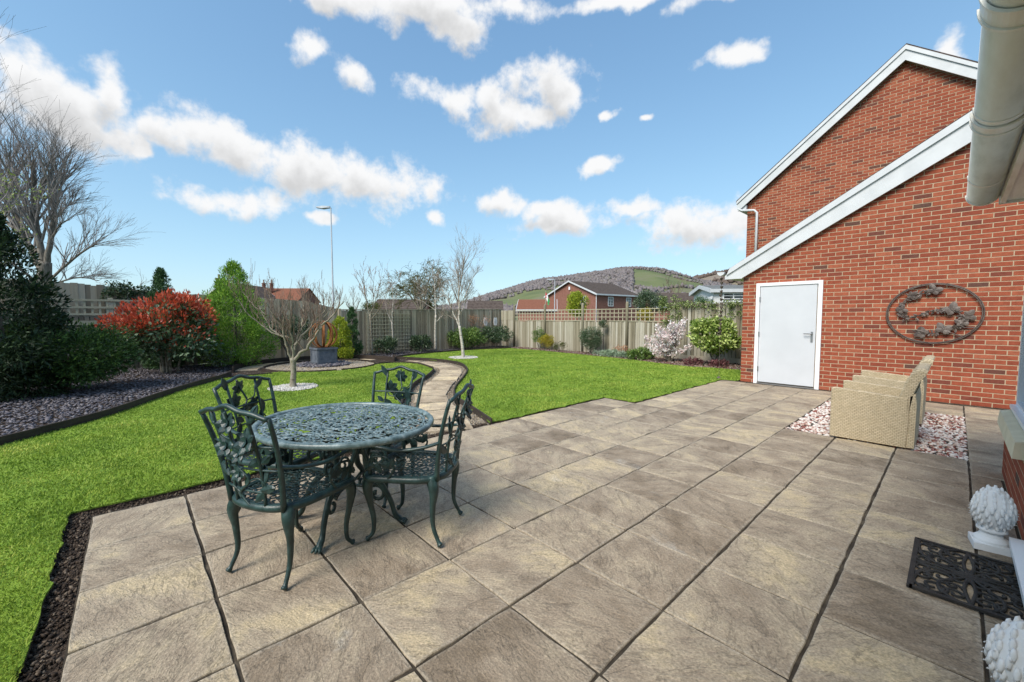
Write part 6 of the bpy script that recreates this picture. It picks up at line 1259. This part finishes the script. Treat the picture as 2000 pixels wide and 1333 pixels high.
# low red roofed house left of it, and the long low roofs behind the back fence
c0 = np.array(cw(.8, 52)); house('red_roofed_house', 'low house with an orange red tiled roof left of the brick gable', c0, np.array(cw(.1, 1.0)) / np.hypot(*cw(.1, 1.0)), 6.5, np.array(cw(1, -.1)) / np.hypot(*cw(1, -.1)), 4.6, 2.4, 3.7, M_BFAR2, M_TILER, rows=10)
c0 = np.array(cw(-10.2, 30)); u_ = np.array(cw(0, 1.)); v_ = np.array(cw(1, .06)); v_ /= np.hypot(*v_); u_ = np.array((-v_[1], v_[0]))
house('low_bungalow', 'low building with a dark brown tiled roof just behind the back fence', c0, u_, 5.0, v_, 3.6, 1.7, 2.75, M_BFAR2, M_TILEB, trim=None, rows=9)
c0 = np.array(cw(-3.4, 33)); house('low_bungalow', 'second low dark roofed building behind the fence near the coral twigs', c0, u_, 5.0, v_, 2.5, 1.7, 2.75, M_BFAR2, M_TILEB, trim=None, rows=9)
# chimneys and roofs to the left
def chimney(par, c, w_, h, npot, potmat=M_POT, brick=M_BFAR):
    m = MB(); m.box((c[0], c[1], c[2] + h / 2), (w_, w_ * .8, h)); m.box((c[0], c[1], c[2] + h + .06), (w_ * 1.25, w_, .12)); m.box((c[0], c[1], c[2] + h * .82), (w_ * 1.12, w_ * .9, .08)); ch = ob('chimney', m.mesh('chimney', brick), par)
    for k in range(npot): m = MB(); x = c[0] + (k - (npot - 1) / 2) * w_ * .45; m.lathe([(.13, 0), (.11, .08), (.10, .5), (.13, .52), (.13, .6), (.09, .61)], 8, (x, c[1], c[2] + h + .12)); ob('pot', m.mesh('pot', potmat), ch)
c0 = np.array(cw(-46.5, 62)); h1, P = house('old_house', 'old brick house with a pale verge and two chimney pots beside the tall conifer', c0, np.array(cw(1, 0)), 6.5, np.array(cw(0, 1)), 9, 4.2, 6.6, M_BFAR, M_TILEB)
q = np.array(cw(-46.5 + 1.1, 64)) - c0; chimney(h1, (q[0], q[1], 5.0), .95, 2.3, 2)
c0 = np.array(cw(-45.0, 70)); h2, P = house('old_house', 'old house with a broad brown roof and twin tall chimneys behind the bare fruit tree', c0, np.array(cw(0, 1)), 8, np.array(cw(1, 0)), 8.5, 4.2, 6.5, M_BFAR, M_TILER, trim=None)
for k in range(2): q = np.array(cw(-45.0 + 1.4 + 1.35 * k, 72.5)) - c0; chimney(h2, (q[0], q[1], 5.9), .6, 1.35, 1)
# white dormered house at the right and brown roof beyond
c0 = np.array(cw(13.2, 27)); u_ = np.array(cw(1, -.12)); u_ /= np.hypot(*u_); v_ = np.array((-u_[1], u_[0])); wh, P = house('white_house', 'white rendered house with a low grey roof and small paned window beside the garage', c0, v_, 4.0, u_, 5.5, 3.2, 3.55, M_RENDER, material('grey_roof', [(.17, .18, .18), (.24, .25, .25)], .8, scale=3), rows=6)
U3, V3 = np.array((*u_, 0)), np.array((*v_, 0)); window(wh, U3 * .55 - V3 * .02 + np.array((0, 0, 2.40)), U3, -V3, 1.35, .60, 2, 3)
m = MB(); q = [(-1.2, 1.95), (-.1, 2.62), (-.1, 2.80), (-1.35, 2.05)]; m.add([U3 * a_ - V3 * .15 + np.array((0, 0, b_)) for a_, b_ in q] + [U3 * a_ + V3 * .1 + np.array((0, 0, b_)) for a_, b_ in q], [(0, 1, 2, 3), (7, 6, 5, 4), (0, 4, 5, 1), (1, 5, 6, 2), (2, 6, 7, 3), (3, 7, 4, 0)]); ob('porch_verge', m.mesh('porch_verge', M_FASCIA), wh)
c0 = np.array(cw(15.6, 44)); house('brown_roofed_house', 'long low house with a plain brown roof behind the solid fence', c0, np.array(cw(0, 1.)), 6, np.array(cw(1, 0)), 9, 2.6, 4.1, M_BFAR2, M_TILEB, rows=10)
# garden trees beyond the fences
bush('golden_bush', 'bright yellow green round bush rising behind the trellis in front of the brick house', atg(1127, 22), .58, .5, .68, 2.1, M_GOLD, 8000, .075, .034, 60, (.16, .26), (5, 1.8, .2, .03, .05), cat='bush')
bush('evergreen_tree', 'dark domed evergreen tree between the brick house and the white house', atg(1270, 34), 1.45, 1.2, .95, 2.65, M_SHRUBD, 9000, .10, .05, 80, (.25, .45), (5, 2, .5, .08, .1), cat='tree')
bush('evergreen_bush', 'small dull green rounded bush in front of the brown roof', atg(1368, 24), .50, .5, .5, 2.1, M_DARKC, 2800, .07, .03, 40, (.14, .24), (4, 1.7, .2, .04, .05), cat='bush')
bush('hedge_bush', 'olive green clipped hedge above the solid fence', atg(1330, 22), .8, .4, .35, 1.85, M_OLIVE, 3800, .06, .03, 50, (.14, .24), (5, 1.6, .5, .03, .2), cat='hedge')
limb_tree('willow_tree', 'olive hazy bare willow behind the back fence between the birches', atg(822, 24), [(0, 0, -.1, .16), (0, 0, 1.2, .14), (.05, 0, 1.7, .12)],
    [((.05, 0, 1.6), (-1.2, 0, 3.2), .06, (0, 0, .2)), ((.05, 0, 1.6), (1.1, .2, 3.3), .06, (0, 0, .2)), ((.05, 0, 1.6), (.0, -.3, 3.6), .06, (0, 0, .1)), ((.05, 0, 1.6), (-.6, .5, 3.5), .05, (0, 0, .1)), ((.05, 0, 1.6), (.6, -.4, 3.6), .05, (0, 0, .1))],
    dict(n=22, len=.5, upb=.1, trop=-.02, lev=4, kids=(3, 5), ang=.6, ratio=.6, rmin=.006, droop=.25), M_BARKG, material('olive_twig', [(.09, .085, .03), (.16, .15, .06)], .9, scale=3), buds=(9000, M_OLIVE, .06, .022))
bush('hedge_bush', 'green hedge top at the left end of the low bungalow behind the back fence', atg(725, 22), .55, .4, .30, 1.95, M_OLIVE, 2200, .06, .03, 40, (.14, .22), (5, 1.5, .4, .03, .2), cat='hedge')
for i, (px, d, hh, lb) in enumerate(((1310, 60, 6.0, 'bare reddish brown tree standing between the far roofs and the fields'), (690, 60, 4.6, 'leafless tree far behind the back fence next to the tall lamp'), (600, 62, 7.0, 'leafless tree seen through the crown of the fruit tree'), (940, 70, 5.0, 'leafless far tree left of the wooded hill'))):
    limb_tree('far_bare_tree', lb, atg(px, d), [(0, 0, -.1, .14), (0, 0, hh * .3, .11)], [((0, 0, hh * .28), (rng.normal(0, hh * .18), rng.normal(0, hh * .15), hh * rng.uniform(.75, 1)), .06, (0, 0, 0)) for _ in range(6)], dict(n=6, len=.4, upb=.6, trop=.12, lev=3, kids=(2, 4), ang=.5, ratio=.6, rmin=.012), M_BARK, M_TWIGB, group='bare trees far behind the fences')

# ------------------------------------------------------------------ hills
def tanel(px, py): d = ray(px, py); return math.atan2(d[0], d[1]), d[2] / math.hypot(d[0], d[1])
sk1 = [tanel(*p) for p in ((560, 617), (760, 612), (880, 600), (945, 582), (980, 573), (1021, 562), (1061, 552), (1113, 546), (1167, 538), (1210, 533), (1250, 531), (1291, 534), (1318, 541), (1345, 548), (1370, 554), (1440, 566), (1600, 580), (2000, 600))]
sk2 = [tanel(*p) for p in ((1200, 590), (1330, 556), (1361, 548), (1399, 539), (1430, 535), (1520, 522), (1650, 520), (1850, 540), (2000, 560))]
def hill(name, sk, r0, r1, mat, na=150, nr=26, seed=1):
    g = np.random.default_rng(seed); A = np.linspace(sk[0][0], sk[-1][0], na); T_ = np.interp(A, [s[0] for s in sk], [s[1] for s in sk]); H_ = np.array([[0.] * nr] * na); V = []
    ph_ = g.uniform(0, 6, 8)
    for i, a in enumerate(A):
        for j in range(nr):
            u = j / (nr - 1); r_ = r0 + (r1 - r0) * u; zz = (EYE + T_[i] * r1) * (u * u * (3 - 2 * u)) ** .9; zz += 6 * math.sin(a * 40 + ph_[0] + r_ * .006) * math.sin(r_ * .011 + ph_[1] + a * 17) * u * (1 - u) * 2; V.append((r_ * math.sin(a), r_ * math.cos(a), zz - .3))
    F = [(i * nr + j, (i + 1) * nr + j, (i + 1) * nr + j + 1, i * nr + j + 1) for i in range(na - 1) for j in range(nr - 1)]
    for i in range(na): a = A[i]; V.append((r1 * 1.25 * math.sin(a), r1 * 1.25 * math.cos(a), -5))
    F += [(i * nr + nr - 1, (i + 1) * nr + nr - 1, na * nr + i + 1, na * nr + i) for i in range(na - 1)]
    o = ob(name, MB().add(V, F).mesh(name, mat, True), kind='structure'); return np.array(V[:na * nr]).reshape(na, nr, 3)
M_FIELD = material('hill_field', [(.13, .14, .065), (.10, .125, .05), (.14, .16, .065), (.17, .16, .095), (.11, .13, .055)], .95, scale=.006, detail=3)
M_MOOR = material('moor', [(.19, .15, .12), (.25, .20, .15), (.17, .17, .09)], .95, scale=.006, detail=5)
G1 = hill('hill', sk1, 330, 1450, M_FIELD, seed=3); G2 = hill('far_hill', sk2, 900, 2600, M_MOOR, seed=5)
# leafless woodland on the slopes: thousands of small rounded crowns, too many to count
def woods(name, label, G, n, keep, smin, smax, mat, seed):
    i = rng.integers(0, G.shape[0] - 1, n); j = rng.uniform(0, G.shape[1] - 1.01, n); j0 = j.astype(int); f = (j - j0)[:, None]; fi = rng.random(n)[:, None]
    P = (G[i, j0] * (1 - f) + G[i, j0 + 1] * f) * (1 - fi) + (G[i + 1, j0] * (1 - f) + G[i + 1, j0 + 1] * f) * fi
    az_ = np.arctan2(P[:, 0], P[:, 1]); u = j / (G.shape[1] - 1); k = keep(P, az_, u); P = P[k]; s0 = rng.uniform(smin, smax, len(P)); P[:, 2] += s0 * .45
    V, F = scatter(P, OCT_V, OCT_F, np.c_[s0, s0, s0 * rng.uniform(.7, 1.2, len(P))], rand_rot(len(P)), .3)
    return ob(name, fastmesh(name, V, F, mat), None, label, 'woodland', kind='stuff')
px_az = lambda px: tanel(px, 600)[0]
def keep1(P, a, u):
    field = ((a > px_az(1235)) & (a < px_az(1372)) & (u > .30) & (u < .74 + .05 * np.sin(a * 60))) | ((a > px_az(955)) & (a < px_az(1150)) & (u > .22) & (u < .50))
    hedge = (np.abs(np.sin(P[:, 0] * .012 + 1)) < .05) | (np.abs(np.sin(P[:, 1] * .010)) < .06)
    patch = np.sin(P[:, 0] * .017) * np.sin(P[:, 1] * .013 + 1) > -.85
    return (~field & patch & (u > .05)) | (field & hedge)
M_WOODS = material('winter_wood', [(.10, .085, .085), (.16, .14, .14), (.21, .185, .185), (.14, .13, .095)], .95, vary='island', scale=.02, mixn=.4)
woods('hill_woodland', 'grey brown leafless woodland covering the near hill', G1, 42000, keep1, 2.4, 5.2, M_WOODS, 1)
woods('far_hill_scrub', 'brown scrub patches on the farther hill at the right', G2, 4000, lambda P, a, u: np.sin(P[:, 0] * .009) * np.sin(P[:, 1] * .008) > .25, 6, 14, material('scrub', [(.10, .075, .06), (.17, .13, .11)], .95, vary='island'), 2)
